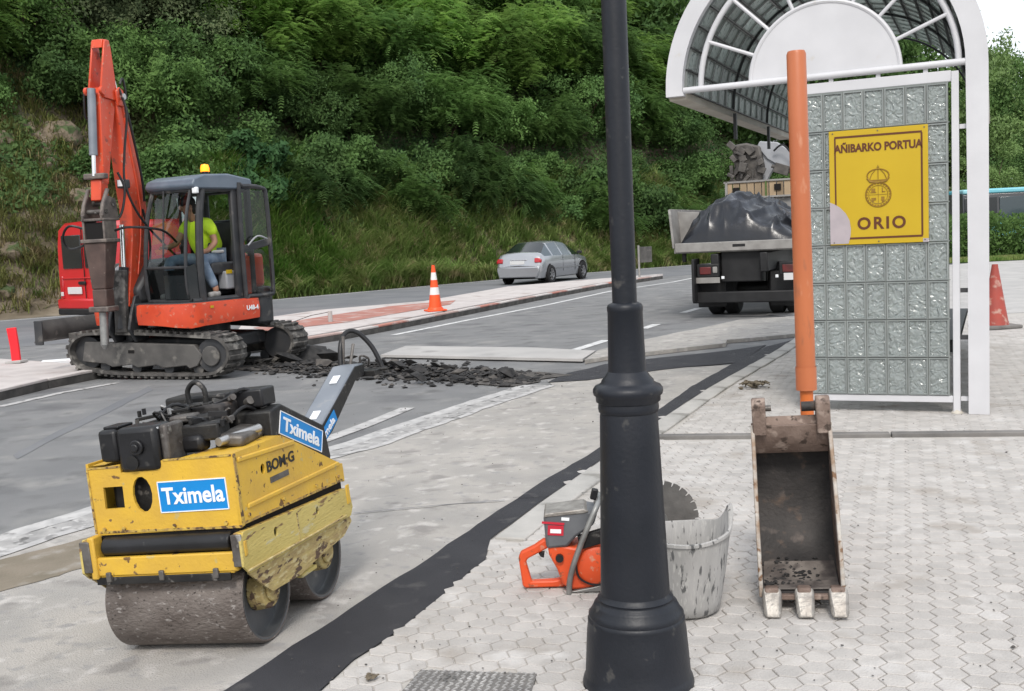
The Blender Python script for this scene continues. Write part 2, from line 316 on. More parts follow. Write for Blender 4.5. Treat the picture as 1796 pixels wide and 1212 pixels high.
    def mesh(s, name, mats, smooth=True, ang=38):
        me = bpy.data.meshes.new(name); me.from_pydata(s.v, [], s.f); me.validate()
        for m in (mats if isinstance(mats, (list, tuple)) else [mats]): me.materials.append(MATS[m] if isinstance(m, str) else m)
        if len(me.polygons) == len(s.mi) and any(s.mi): me.polygons.foreach_set('material_index', s.mi)
        if smooth:
            me.polygons.foreach_set('use_smooth', [True]*len(me.polygons)); me.set_sharp_from_angle(angle=rad(ang))
        return me
    def obj(s, name, mats, parent=None, bevel=0., loc=None, rot=None, smooth=True, ang=38, label=None):
        o = bpy.data.objects.new(name, s.mesh(name, mats, smooth, ang)); COL.objects.link(o)
        if parent: o.parent = parent
        if loc: o.location = loc
        if rot: o.rotation_euler = rot
        if bevel:
            b = o.modifiers.new('bevel', 'BEVEL'); b.width = bevel; b.segments = 2; b.limit_method = 'ANGLE'; b.angle_limit = rad(35)
        if label: o['label'] = label
        return o
def tag(o, label=None, cat=None, group=None, kind=None):
    for k, v in (('label', label), ('category', cat), ('group', group), ('kind', kind)):
        if v: o[k] = v
    return o
def thing(name, label, cat, loc=(0, 0, 0), rot=(0, 0, 0), group=None):
    o = bpy.data.objects.new(name, None); COL.objects.link(o); o.location = loc; o.rotation_euler = rot; o.empty_display_size = .2
    return tag(o, label, cat, group)
def dup(root, loc, rot=None, label=None, scale=None):
    def cp(o, par):
        c = o.copy(); COL.objects.link(c)
        if par: c.parent = par
        for ch in o.children: cp(ch, c)
        return c
    r = cp(root, None); r.location = loc
    if rot: r.rotation_euler = rot
    if scale: r.scale = scale
    if label: r['label'] = label
    return r
def text(name, s, size, m, parent, fr, bold=0., ext=.001, sx=1., align='CENTER', spacing=1.):
    """lettering cut from the built-in font, lying in fr's XY plane"""
    c = bpy.data.curves.new(name, 'FONT'); c.body = s; c.size = size; c.align_x = align; c.align_y = 'CENTER'; c.offset = bold; c.extrude = ext; c.space_character = spacing; c.resolution_u = 4
    t = bpy.data.objects.new(name, c); COL.objects.link(t); dg = bpy.context.evaluated_depsgraph_get(); me = bpy.data.meshes.new_from_object(t.evaluated_get(dg))
    bpy.data.objects.remove(t); me.transform(fr @ Matrix.Diagonal((sx, 1, 1, 1))); me.materials.clear(); me.materials.append(MATS[m]); me.name = name
    o = bpy.data.objects.new(name, me); COL.objects.link(o); o.parent = parent; return o
def raw(name, v, f, m, parent=None):
    me = bpy.data.meshes.new(name); v = np.asarray(v, dtype=np.float32); f = np.asarray(f, dtype=np.int32)
    me.vertices.add(len(v)); me.vertices.foreach_set('co', v.ravel()); k = f.shape[1]
    me.loops.add(f.size); me.loops.foreach_set('vertex_index', f.ravel()); me.polygons.add(len(f))
    me.polygons.foreach_set('loop_start', np.arange(0, f.size, k, dtype=np.int32)); me.polygons.foreach_set('loop_total', np.full(len(f), k, dtype=np.int32))
    me.update(calc_edges=True)
    for q in (m if isinstance(m, list) else [m]): me.materials.append(MATS[q])
    return me
def link(name, me, parent=None, loc=None):
    o = bpy.data.objects.new(name, me); COL.objects.link(o)
    if parent: o.parent = parent
    if loc: o.location = loc
    return o
def sheet(name, poly, dz, m, step=.0, thick=0., zf=None, kind='structure', parent=None, xr=(-4.2, .9), yr=(2.2, 8.6)):
    """flat-laid surface following the ground height, cut fine where the ground curves"""
    bm = bmesh.new(); vs = [bm.verts.new((x, y, 0)) for x, y in poly]; bm.faces.new(vs)
    if step:
        for k in range(int((xr[1]-xr[0])/step)+1):
            bmesh.ops.bisect_plane(bm, geom=bm.verts[:]+bm.edges[:]+bm.faces[:], plane_co=(xr[0]+k*step, 0, 0), plane_no=(1, 0, 0))
        for k in range(int((yr[1]-yr[0])/step)+1):
            bmesh.ops.bisect_plane(bm, geom=bm.verts[:]+bm.edges[:]+bm.faces[:], plane_co=(0, yr[0]+k*step, 0), plane_no=(0, 1, 0))
    for f in bm.faces:
        if f.normal.z < 0: f.normal_flip()
    for v in bm.verts: v.co.z = Hh(v.co.x, v.co.y)+dz
    if thick:
        r = bmesh.ops.extrude_face_region(bm, geom=bm.faces[:])
        for g in r['geom']:
            if isinstance(g, bmesh.types.BMVert): g.co.z -= thick
        bmesh.ops.recalc_face_normals(bm, faces=bm.faces[:])
    else: bmesh.ops.triangulate(bm, faces=[f for f in bm.faces if len(f.verts) > 4])
    me = bpy.data.meshes.new(name); bm.to_mesh(me); bm.free(); me.materials.append(MATS[m]); o = link(name, me, parent)
    if kind: o['kind'] = kind
    return o
def wobble(pts, amp, step, seed=1):
    rd = random.Random(seed); out = []
    for (x0, y0), (x1, y1) in zip(pts, pts[1:]):
        n = max(1, int(math.hypot(x1-x0, y1-y0)/step))
        for k in range(n):
            t = k/n; out.append((x0+(x1-x0)*t+rd.uniform(-amp, amp), y0+(y1-y0)*t+rd.uniform(-amp, amp)))
    out.append(pts[-1]); return out
def inside(x, y, P):
    c = False; j = len(P)-1
    for i in range(len(P)):
        if (P[i][1] > y) != (P[j][1] > y) and x < (P[j][0]-P[i][0])*(y-P[i][1])/(P[j][1]-P[i][1])+P[i][0]: c = not c
        j = i
    return c
def band(pts, wd, off=0.):
    """closed outline of a strip of width wd along a polyline, shifted sideways by off (right is positive)"""
    Lf, Rt = [], []
    for i, p in enumerate(pts):
        a_ = Vector(pts[max(i-1, 0)]); b_ = Vector(pts[min(i+1, len(pts)-1)]); d = (b_-a_).normalized(); n_ = Vector((d.y, -d.x))
        q = Vector(p)+n_*off; Lf.append(tuple(q-n_*wd/2)); Rt.append(tuple(q+n_*wd/2))
    return Lf+Rt[::-1]

# ============================================================ GROUND, ROADS, PAVEMENT
HB = [(-75, -12), (-32, 16), (-14, 29.7), (-7.5, 34.6), (-.5, 42.4), (8, 49.), (18, 57), (31, 68), (60, 88), (110, 112)]
g = MB(); g._a([(-500, -300, -.1), (500, -300, -.1), (500, 700, -.1), (-500, 700, -.1)], [(0, 1, 2, 3)]); tag(g.obj('ground', 'soil'), kind='structure')
sheet('road', [(-75, -12), (90, -12), (110, 112)]+HB[::-1][1:], 0., 'asphalt', .11)
# island edges (near kerb, far kerb)
IN = gps((425, 622), (560, 604), (700, 577), (817, 553), (940, 528), (1071, 503), (1163, 489)); IF = gps((430, 572), (560, 552), (744, 536), (891, 509), (1000, 499), (1110, 490), (1163, 486))
sheet('far_carriageway', [(-32, 12), (-14, 21.)]+gps((0, 612), (430, 575))+[(q[0]-.02, q[1]+.02) for q in IF]+gps((1200, 483), (1420, 470))+[(31, 67), (18, 56.7), (8, 48.8), (-.5, 42.1), (-7.5, 34.3), (-14, 29.4), (-32, 15.8)], .004, 'asphalt_far')
# lane edge lines
def marking(pts, wd, dz=.006, m='paint', step=0.): return sheet('road_marking', band(pts, wd), dz, m, step)
marking([(x+.25, y-.45) for x, y in HB[1:8]], .13)
marking(gps((690, 588), (820, 562), (960, 535), (1071, 511), (1180, 495), (1215, 488)), .14)
marking(gps((1000, 617), (1064, 597)), .16); marking(gps((1128, 577), (1152, 569)), .16); marking(gps((1198, 549), (1225, 541)), .16)
marking(gps((0, 714), (105, 690), (205, 672)), .12, m='old_paint')
marking(gps((560, 776), (640, 747), (715, 716)), .15, m='old_paint')
# gutter: two pale bands and a rough dark one between
GL = gps((-120, 985), (0, 946), (165, 893), (330, 850), (600, 783), (780, 722), (925, 676))
sheet('gutter', band(wobble(GL, .014, .15, 3), .15), .006, 'old_paint', .11)
sheet('gutter', band(wobble(GL, .02, .2, 4), .20, .17), .007, 'gutter', .11)
sheet('gutter', band(wobble(GL, .018, .15, 5), .075, .30), .008, 'old_paint', .11)
# dusty lane between gutter and pavement
SL = gps((396, 1214), (470, 1166), (556, 1109), (644, 1051), (726, 999), (855, 911), (950, 848), (1051, 788), (1150, 724), (1215, 678), (1285, 639), (1345, 609))
SR = gps((565, 1212), (620, 1160), (700, 1110), (850, 985), (862, 948), (943, 886), (1049, 812), (1150, 742), (1250, 677), (1350, 622), (1388, 598))
gl2 = [(x+.32*.86, y-.32*.5) for x, y in GL]
sheet('dusty_lane', [(-2.9, 2.4), (-4.4, 4.3)]+gl2+gps((960, 668), (1200, 645), (1290, 640), (1345, 608))+[(q[0]+.2, q[1]) for q in SL[::-1][1:]]+[(-.6, 2.4)], .003, 'dusty', .11)
sheet('mud_patch', wobble(wobble(gps((-90, 1010), (0, 985), (100, 957), (165, 940), (250, 930), (250, 975), (165, 992), (80, 1018), (0, 1042), (-90, 1066)), .02, .15, 8), .008, .04, 2), .006, 'mud', .11)
e0 = [(-1.75, 2.4)]; e1 = [(-1.15, 2.4)]
sheet('asphalt_strip', e0+wobble(SL, .006, .13, 5)+wobble(SR[::-1], .006, .15, 6)+e1, .010, 'fresh_asphalt', .11)
sheet('asphalt_patch', wobble(gps((960, 672), (1000, 655), (1060, 640), (1150, 629), (1280, 616), (1346, 606), (1290, 638), (1200, 645), (1110, 656), (1030, 668)), .02, .3, 9), .010, 'fresh_asphalt')
sheet('tyre_mark', wobble(gps((20, 800), (90, 762), (180, 718), (260, 678), (268, 684), (190, 724), (95, 770), (30, 806)), .01, .2, 2), .003, 'asphalt_far')
# pavement
PV = [(-1.15, 2.2)]+SR+[(5.2, 17.5), (14, 17.5), (14, 2.2)]
pav = sheet('pavement', PV, .002, 'joint', .22, xr=(-1.2, 1.2), yr=(2.2, 8))
sheet('concrete_apron', [(5.2, 17.5), (4.6, 19.5), (7.5, 26), (11, 33), (17.1, 38.2), (36, 30), (30, 2), (14, 2.2), (14, 17.5)], .006, 'concrete')
# hexagonal pavers
hexm = MB(); Rr = .0605; inn = .0545
hv = [(Rr*cos(pi/3*k), Rr*sin(pi/3*k), -.012) for k in range(6)]+[(inn*1.05*cos(pi/3*k), inn*1.05*sin(pi/3*k), .0075) for k in range(6)]+[(inn*.98*cos(pi/3*k), inn*.98*sin(pi/3*k), .010) for k in range(6)]
hf = [(i, (i+1) % 6, 6+(i+1) % 6, 6+i) for i in range(6)]+[(6+i, 6+(i+1) % 6, 12+(i+1) % 6, 12+i) for i in range(6)]+[(12, 13, 14, 15, 16, 17)]
hexm._a(hv, hf); hexme = hexm.mesh('paver', 'paver_single', False)
th = rad(-20); cc = []
KR = band(SR[4:], .2, .12)      # kerbstones lie here
KX = gps((1100, 776), (1796, 769), (1850, 768), (1850, 758), (1796, 757), (1100, 763))
MH = gps((705, 1218), (738, 1180), (942, 1187), (930, 1226))
kstart = SR[4]
for i in range(-150, 150):
    for j in range(-160, 180):
        lx = i*.1815*.5*1.; ly = j*.1055+(.05275 if i % 2 else 0)
        x = 1.2+lx*cos(th)-ly*sin(th); y = 5.0+lx*sin(th)+ly*cos(th)
        if y < 2.9 or y > 16.8 or x > .49*y+.5 or x < -.35*y: continue
        if not inside(x, y, PV) or inside(x, y, KR) or inside(x, y, KX) or inside(x, y, MH): continue
        if (x-.395)**2+(y-3.73)**2 < .04**2: continue
        cc.append((y*y+x*x, x, y))
cc.sort(); rd = random.Random(4); big = MB(); nbig = 0
for k, (q, x, y) in enumerate(cc):
    vis = y > 3.45 and x > -.9 and abs(x) < .5*y
    z = Hh(x, y)-.001+rd.uniform(-.0012, .0016)
    if vis and nbig < 290:
        o = link('paver', hexme, pav, (x, y, z)); o.rotation_euler = (rd.uniform(-.012, .012), rd.uniform(-.012, .012), th+rd.uniform(-.02, .02)); nbig += 1
    else: big._a(hv, hf, Matrix.Translation((x, y, z)) @ Matrix.Rotation(th+rd.uniform(-.02, .02), 4, 'Z'))
bo = big.obj('paver_field', 'paver', pav, smooth=False); bo['kind'] = 'stuff'
# kerbstones along the asphalt strip and across in front of the shelter
def stones(path, length, wd, ht, m, parent, off, name='kerbstone', alt=None, z0=0., gap=.012):
    P = [Vector((*p, 0)) for p in path]; acc = [0]
    for a_, b_ in zip(P, P[1:]): acc.append(acc[-1]+(b_-a_).length)
    def at(s):
        for i in range(len(P)-1):
            if s <= acc[i+1] or i == len(P)-2: return P[i].lerp(P[i+1], (s-acc[i])/(acc[i+1]-acc[i]))
    s = 0; k = 0
    while s+length*.5 < acc[-1]:
        e_ = min(s+length-gap, acc[-1]); a_ = at(s); b_ = at(e_); c_ = (a_+b_)/2; d = b_-a_; n_ = Vector((d.y, -d.x, 0)).normalized(); c_ = c_+n_*off
        q = MB(); q.box((0, 0, 0), (d.length, wd, ht)); mm = m if not alt else alt[k % len(alt)]
        q.obj(name, mm, parent, bevel=.008, loc=(c_.x, c_.y, z0+ht/2), rot=(0, 0, math.atan2(d.y, d.x))); s += length; k += 1
stones(SR[4:], .8, .17, .10, 'kerbstone', pav, .105, z0=-.078)
kx = gps((1090, 771), (1800, 764)); stones([kx[0], kx[1]], 1., .085, .1, 'kerb_dark', pav, 0, z0=-.065)
# manhole cover with a tread pattern
ax_, bx_, cx_, dx_ = [Vector((*p, 0)) for p in MH]
mh = sheet('manhole_cover', MH, .012, 'kerb_dark', thick=.02, kind=None); tag(mh, 'rectangular tread plate access cover set in the hexagonal paving left of the lamp post', 'manhole cover')
q = MB()
for i in range(16):
    for j in range(9):
        p_ = (ax_.lerp(dx_, (i+.5)/16)).lerp(bx_.lerp(cx_, (i+.5)/16), (j+.5)/9)
        q.box((p_.x, p_.y, .0145), (.020, .006, .006), (0, 0, 45 if (i+j) % 2 else -45))
q.obj('tread_lug', 'gutter', mh, smooth=False)['kind'] = 'stuff'
# traffic islands
def island(near, far, nm):
    top = sheet(nm, near+far[::-1], .115, 'island_white', thick=.11)
    return top
isl = island([(x+.0, y+.0) for x, y in band(IN, .3, -.28)[:len(IN)]], IF, 'traffic_island')
stones(IN, 1.15, .16, .035, 'x', isl, -.08, alt=['island_white', 'island_pink', 'island_white', 'island_red'], z0=.098)
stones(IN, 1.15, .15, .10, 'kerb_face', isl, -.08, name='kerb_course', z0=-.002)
rl = gps((500, 574), (600, 563), (760, 541)); rl = [(x, y) for x, y in rl]
sheet('red_paving', gps((445, 586), (560, 566), (690, 545), (800, 535), (790, 543), (700, 559), (600, 577), (470, 592)), .121, 'island_red', kind='structure')
LN = gps((-140, 738), (0, 703), (90, 681), (196, 660)); LF = gps((-140, 640), (0, 642), (110, 650), (196, 658))
li = island([(x-.12, y+.16) for x, y in LN], LF, 'traffic_island')
stones(LN, 1.15, .16, .035, 'x', li, -.08, alt=['island_red', 'island_white', 'island_white', 'island_pink'], z0=.098)
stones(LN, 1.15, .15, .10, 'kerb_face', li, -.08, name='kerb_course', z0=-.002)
mx_ = gps((430, 600), (470, 590))
# pale plates bridging the trench edge, raised resurfaced edge beyond
pl = sheet('road_plate', gps((668, 629), (1022, 637), (1045, 622), (930, 616), (712, 613)), .055, 'concrete', thick=.035, kind=None)
tag(pl, 'long pale flat plate laid over the road edge behind the broken asphalt', 'road plate')
sheet('resurfaced_edge', wobble(gps((1026, 639), (1060, 633), (1150, 623), (1272, 609), (1275, 603), (1310, 600), (1400, 592), (1400, 560), (1300, 566), (1130, 602), (1050, 621)), .02, .5, 12), .055, 'dusty', thick=.05)
sheet('saw_cut', band(gps((560, 842), (720, 838), (900, 878), (1040, 868))[2:]+[], .008), .02, 'fresh_asphalt')
sheet('saw_cut', band(gps((620, 903), (760, 890), (885, 880)), .012), .012, 'asphalt_far')

# ============================================================ HILLSIDE
HBv = [Vector(p) for p in HB]; HAcc = [0.]
for a_, b_ in zip(HBv, HBv[1:]): HAcc.append(HAcc[-1]+(b_-a_).length)
HN = []
for i in range(len(HBv)):
    d = (HBv[min(i+1, len(HBv)-1)]-HBv[max(i-1, 0)]).normalized(); HN.append(Vector((-d.y, d.x)))
def nz_(x, y, s): return (sin(x*.7/s+1.3)*cos(y*.9/s+.4)+.5*sin(x*1.9/s+y*1.1/s+2)+.3*sin(x*3.7/s-y*2.9/s))/1.8
def terr(s, d):
    s = max(0, min(HAcc[-1]-.01, s))
    for i in range(len(HBv)-1):
        if s <= HAcc[i+1]: break
    t = (s-HAcc[i])/(HAcc[i+1]-HAcc[i]); p = HBv[i].lerp(HBv[i+1], t); n_ = HN[i].lerp(HN[i+1], t).normalized()
    q = p+n_*d; f = 1-.86*sm((p.x-14)/17)
    dd = max(0, d-.9); z = .12*min(d, .9)
    if dd < 9: z += dd*(1.32-.02*dd)
    else: z += 10.26+(dd-9)*.62
    z = z*f+(.5*nz_(q.x, q.y, 1.6)+.22*nz_(q.x, q.y, .5))*min(1, dd/1.6)*(.35+.65*f)
    return q.x, q.y, z-.02
ns, nd = 320, 46; tv = []; smax = HAcc[-1]-1
for i in range(ns+1):
    for j in range(nd+1): tv.append(terr(2+(smax-2)*i/ns, (j/nd)**1.5*75))
tf = [(i*(nd+1)+j, (i+1)*(nd+1)+j, (i+1)*(nd+1)+j+1, i*(nd+1)+j+1) for i in range(ns) for j in range(nd)]
tm = raw('hillside', tv, tf, 'soil'); tm.polygons.foreach_set('use_smooth', [True]*len(tm.polygons)); tag(link('hillside', tm), kind='structure')
# distances along the foot for a given photo bearing
def s_at(u):
    best = None
    for k in range(int(HAcc[-1]*4)):
        x, y, z = terr(k/4, 0)
        if y > 5:
            e_ = abs((898+1900*x/y)-u)
            if best is None or e_ < best[0]: best = (e_, k/4)
    return best[1]
SA = {u: s_at(u) for u in range(-400, 2100, 50)}
def sU(u): b_ = int(math.floor(u/50)*50); t = (u-b_)/50; return SA[b_]*(1-t)+SA[b_+50]*t

# leaves: arrays of small faces
def leaf_faces(c, nrm, size, aspect=2.2, fold=.25, rg=rng):
    """c (n,3) centres, nrm (n,3) rough facing; returns verts, quads folded along the midrib (2 quads per leaf)"""
    n = len(c); r = rg.normal(size=(n, 3)); t = np.cross(nrm, r); t /= np.linalg.norm(t, axis=1)[:, None]+1e-9
    t[:, 2] -= .35; t /= np.linalg.norm(t, axis=1)[:, None]
    b = np.cross(nrm, t); b /= np.linalg.norm(b, axis=1)[:, None]+1e-9; m = np.cross(t, b)
    L_ = (size*rg.uniform(.7, 1.3, n))[:, None]; W = L_/aspect
    p0 = c-t*L_*.5; p1 = c+t*L_*.5; q0 = c+b*W*.5-m*W*fold; q1 = c-b*W*.5-m*W*fold
    v = np.stack([p0, q0, p1, q1], 1).reshape(-1, 3); k = np.arange(n)*4
    f = np.stack([k, k+1, k+2, k+3], 1); return v, f
def frond_faces(c, dirn, L_, pairs=6, rg=rng):
    """pinnate fronds: paired leaflets along an arching rib"""
    n = len(c); d = dirn/(np.linalg.norm(dirn, axis=1)[:, None]+1e-9); up = np.tile([0, 0, 1.], (n, 1)); side = np.cross(d, up); side /= np.linalg.norm(side, axis=1)[:, None]+1e-9
    nn = np.cross(side, d); L_ = (L_*rg.uniform(.7, 1.25, n))[:, None]; vs = []; 
    for k in range(pairs):
        t = (k+.6)/pairs; base = c+d*L_*t+np.array([0, 0, -1.])*(L_*.55*t*t)
        w_ = L_*.30*(1-.45*abs(t-.45)*2); h = L_*.075
        for sg in (1, -1):
            a_ = base; e_ = base+side*sg*w_+d*w_*.35-nn*w_*.25
            vs.append(np.stack([a_-d*h, a_+d*h*.6, e_+d*h*.5, e_-d*h*.7], 1))
    v = np.stack(vs, 1).reshape(-1, 3); k = np.arange(n*pairs*2)*4
    return v, np.stack([k, k+1, k+2, k+3], 1)
def crown_pts(n, R, lobes, seed, low=-.35, ragged=.16):
    """points gathered on uneven lobes with gaps between"""
    rg = np.random.default_rng(seed); P = []; D = []
    lc = []
    for k in range(lobes):
        v = rg.normal(size=3); v /= np.linalg.norm(v); v[2] = max(low, v[2]); lc.append((v*np.array(R)*rg.uniform(.45, .92), rg.uniform(.22, .42)*R[0]))
    per = n//lobes
    for c, r in lc:
        v = rg.normal(size=(per, 3)); v /= np.linalg.norm(v, axis=1)[:, None]; v[:, 2] = np.abs(v[:, 2])*np.where(rg.random(per) < .8, 1, -1)
        rr = r*rg.uniform(.55, 1.08, per)[:, None]; sc = np.array([1.15, 1.15, .62])
        P.append(c+v*rr*sc); D.append(v)
    P = np.concatenate(P); ph = seed*1.7; s_ = ragged*R[0]
    P = P+np.stack([np.sin(P[:, 1]*4.1+P[:, 2]*2.3+ph), np.sin(P[:, 0]*3.7-P[:, 2]*3.1+ph), .8*np.sin(P[:, 0]*3.3+P[:, 1]*4.3+ph)], 1)*s_+rg.normal(size=P.shape)*.05*R[0]
    return P, np.concatenate(D), [c for c, r in lc], rg
def make_tree(kind, name, label, group, R, lobes, n, m, H_, seed, size=.13):
    P, D, lc, rg = crown_pts(n, R, lobes, seed); P = P+np.array([0, 0, H_])
    if kind == 'frond':
        Dd = D*np.array([1, 1, .25])+rg.normal(size=D.shape)*.25; v, f = frond_faces(P, Dd, size, rg=rg)
    else: v, f = leaf_faces(P, D*.8+rg.normal(size=D.shape)*.5+np.array([0, 0, .35]), size, rg=rg)
    root = thing(name, label, 'tree' if 'tree' in name else 'shrub', (0, -900, 0), group=group)
    link('crown', raw('crown', v, f, m), root)
    t = MB(); top = Vector((0, 0, H_*.9)); t.tube([(0, 0, -1.2), (.12, .05, H_*.3), (-.05, .1, H_*.65), (.05, 0, H_*1.05)], [.17, .15, .12, .09, .06], 7, sub=3)
    for c in lc[::2]:
        b_ = Vector((0, 0, H_*random.uniform(.45, .9))); e_ = Vector((c[0], c[1], c[2]+H_)); mid = b_.lerp(e_, .5)+Vector((0, 0, .25))
        t.tube([b_, mid, e_], [.07, .05, .03, .02], 5, sub=2)
    t.obj('trunk', 'bark', root); return root
T = {}
T['locust'] = [make_tree('frond', 'locust_tree', 'bright green feathery tree overhanging the top of the roadside bank', 'feathery bright trees on the bank', (2.6, 2.6, 2.0), 26, 5600, 'leaf_bright', 3.2, 11+i, .42) for i in range(2)]
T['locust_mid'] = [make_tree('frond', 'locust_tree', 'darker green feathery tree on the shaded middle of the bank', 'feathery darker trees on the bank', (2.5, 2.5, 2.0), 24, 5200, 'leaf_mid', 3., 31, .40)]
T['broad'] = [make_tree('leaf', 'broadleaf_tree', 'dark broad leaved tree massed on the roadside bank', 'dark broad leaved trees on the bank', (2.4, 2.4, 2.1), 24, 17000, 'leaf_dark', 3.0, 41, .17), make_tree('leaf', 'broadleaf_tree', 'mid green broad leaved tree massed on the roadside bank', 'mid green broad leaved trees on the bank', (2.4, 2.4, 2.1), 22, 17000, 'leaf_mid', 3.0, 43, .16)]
T['olive'] = [make_tree('leaf', 'olive_green_tree', 'greyish olive green tree on the upper left of the bank', 'olive green trees on the bank', (2.4, 2.4, 2.0), 24, 17000, 'leaf_olive', 3.0, 47, .15)]
def make_bush(name, label, group, R, lobes, n, m, seed, size):
    P, D, lc, rg = crown_pts(n, R, lobes, seed, -.1); P = P+np.array([0, 0, R[2]*.35]); v, f = frond_faces(P, D*np.array([1, 1, .2])+rg.normal(size=D.shape)*.3+np.array([-.25, -.45, 0]), size*2.4, rg=rg) if 'frond' in m else leaf_faces(P, D*.8+rg.normal(size=D.shape)*.45+np.array([0, 0, .3]), size, 1.9, rg=rg)
    m = m.replace('frond_', '')
    root = thing(name, label, 'shrub', (0, -900, 0), group=group); link('foliage', raw('foliage', v, f, m), root)
    t = MB()
    for c in lc[::3]: t.tube([(0, 0, -.5), (c[0]*.5, c[1]*.5, R[2]*.3), (c[0], c[1], c[2]+R[2]*.3)], [.04, .03, .02], 5, sub=2)
    t.obj('stem', 'bark', root); return root
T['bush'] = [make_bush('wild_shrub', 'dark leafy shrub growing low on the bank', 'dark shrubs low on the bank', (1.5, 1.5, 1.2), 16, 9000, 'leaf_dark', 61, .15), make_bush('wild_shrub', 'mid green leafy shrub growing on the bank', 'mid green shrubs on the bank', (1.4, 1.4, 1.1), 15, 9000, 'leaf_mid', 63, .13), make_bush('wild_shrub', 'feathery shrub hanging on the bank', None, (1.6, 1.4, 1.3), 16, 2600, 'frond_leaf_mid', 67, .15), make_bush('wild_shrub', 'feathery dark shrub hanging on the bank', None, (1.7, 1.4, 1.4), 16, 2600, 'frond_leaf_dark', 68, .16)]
T['blue'] = [make_bush('ivy_shrub', 'tall column of large dark green leaves on the bank right of the cab', None, (1.3, 1.2, 2.2), 18, 9000, 'leaf_blue', 65, .24)]
T['light'] = [make_tree('leaf', 'light_green_tree', 'pale green slender tree rising to the right of the shelter', 'pale green trees right of the shelter', (2.6, 2.6, 3.6), 26, 16000, 'leaf_light', 4.6, 71, .17)]
T['dark_r'] = [make_tree('leaf', 'dark_tree', 'deep green rounded tree beyond the bus stop shelter', 'deep green trees right of the shelter', (3.2, 3.2, 3.2), 26, 17000, 'leaf_dark', 4.4, 73, .2)]
for ts in T.values():
    for t_ in ts: t_['used'] = 0
def put(kind, var, x, y, z, sc=1., label=None, rz=None, zs=1.):
    t_ = T[kind][var % len(T[kind])]; rz = random.uniform(0, 6.3) if rz is None else rz
    if not t_['used']:
        t_['used'] = 1; t_.location = (x, y, z); t_.rotation_euler = (0, 0, rz); t_.scale = (sc, sc, sc*zs)
        if label: t_['label'] = label
    else: dup(t_, (x, y, z), (0, 0, rz), label, (sc, sc, sc*zs))
LOOK = {'locust': 'bright feathery tree', 'locust_mid': 'dark feathery tree', 'broad': 'broad leaved tree', 'olive': 'greyish olive tree', 'bush': 'leafy shrub'}; USED = {}
WHERE = [(-90, 'past the left edge'), (0, 'at the far left edge'), (75, 'left of the raised arm'), (150, 'behind the raised arm'), (215, 'just right of the raised arm'), (280, 'above the left of the cab'), (340, 'above the middle of the cab'), (400, 'above the orange beacon'), (455, 'right of the orange beacon'), (515, 'above the ivy shrub'), (575, 'right of the ivy shrub'), (635, 'midway from cab to cone'), (695, 'just left of the striped cone'), (755, 'straight above the striped cone'), (815, 'right of the striped cone'), (870, 'above the silver car boot'), (925, 'above the silver car roof'), (980, 'above the silver car bonnet'), (1035, 'left of the lamp post shaft'), (1095, 'behind the lamp post shaft'), (1150, 'right of the lamp post shaft'), (1205, 'left of the lorry grab'), (1270, 'behind the lorry grab'), (1340, 'behind the crane arm'), (1400, 'behind the orange post'), (1480, 'behind the yellow sign'), (1600, 'behind the block wall')]
def grow(kind, var, u, d, sc=1., zs=1., dz=-.5, label=None):
    x, y, z = terr(sU(u), d); wh = min(WHERE, key=lambda q: abs(q[0]-u))[1]
    rw = 'at the foot of the bank' if d < 3.6 else 'low on the bank' if d < 5.6 else 'halfway up the bank' if d < 7.3 else 'high on the bank' if d < 10.9 else 'on the crest of the bank' if d < 13 else 'beyond the crest of the bank'
    lb = label or f"{LOOK.get(kind, 'shrub')} {rw}, {wh}"
    if lb in USED: lb = ('smaller ' if sc < USED[lb] else 'bigger ')+lb
    USED[lb] = sc; put(kind, var, x, y, z+dz, sc, zs=zs, label=lb)
rr = random.Random(12)
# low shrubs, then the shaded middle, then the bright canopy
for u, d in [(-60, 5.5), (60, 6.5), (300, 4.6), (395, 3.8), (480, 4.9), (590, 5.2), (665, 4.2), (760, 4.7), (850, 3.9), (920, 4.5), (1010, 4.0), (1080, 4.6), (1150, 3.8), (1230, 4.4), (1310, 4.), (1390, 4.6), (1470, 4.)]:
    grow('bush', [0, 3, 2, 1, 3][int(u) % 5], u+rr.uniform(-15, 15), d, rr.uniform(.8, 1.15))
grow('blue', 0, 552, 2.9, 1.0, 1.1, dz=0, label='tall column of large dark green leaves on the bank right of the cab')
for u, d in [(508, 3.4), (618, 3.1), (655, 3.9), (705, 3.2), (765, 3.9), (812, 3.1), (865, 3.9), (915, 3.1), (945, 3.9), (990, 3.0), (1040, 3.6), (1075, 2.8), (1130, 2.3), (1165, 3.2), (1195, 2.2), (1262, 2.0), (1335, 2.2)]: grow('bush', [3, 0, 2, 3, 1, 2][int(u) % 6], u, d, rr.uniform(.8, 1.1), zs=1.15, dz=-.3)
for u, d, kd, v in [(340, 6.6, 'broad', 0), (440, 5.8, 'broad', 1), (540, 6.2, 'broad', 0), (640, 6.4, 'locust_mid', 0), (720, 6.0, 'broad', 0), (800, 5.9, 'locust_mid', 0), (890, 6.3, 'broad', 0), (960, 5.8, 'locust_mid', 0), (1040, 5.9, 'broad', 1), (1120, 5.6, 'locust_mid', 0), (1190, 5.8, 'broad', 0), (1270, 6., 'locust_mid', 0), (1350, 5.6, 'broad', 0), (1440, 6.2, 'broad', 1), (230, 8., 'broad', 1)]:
    grow(kd, v, u, d, rr.uniform(.8, 1.0), dz=-1.6)
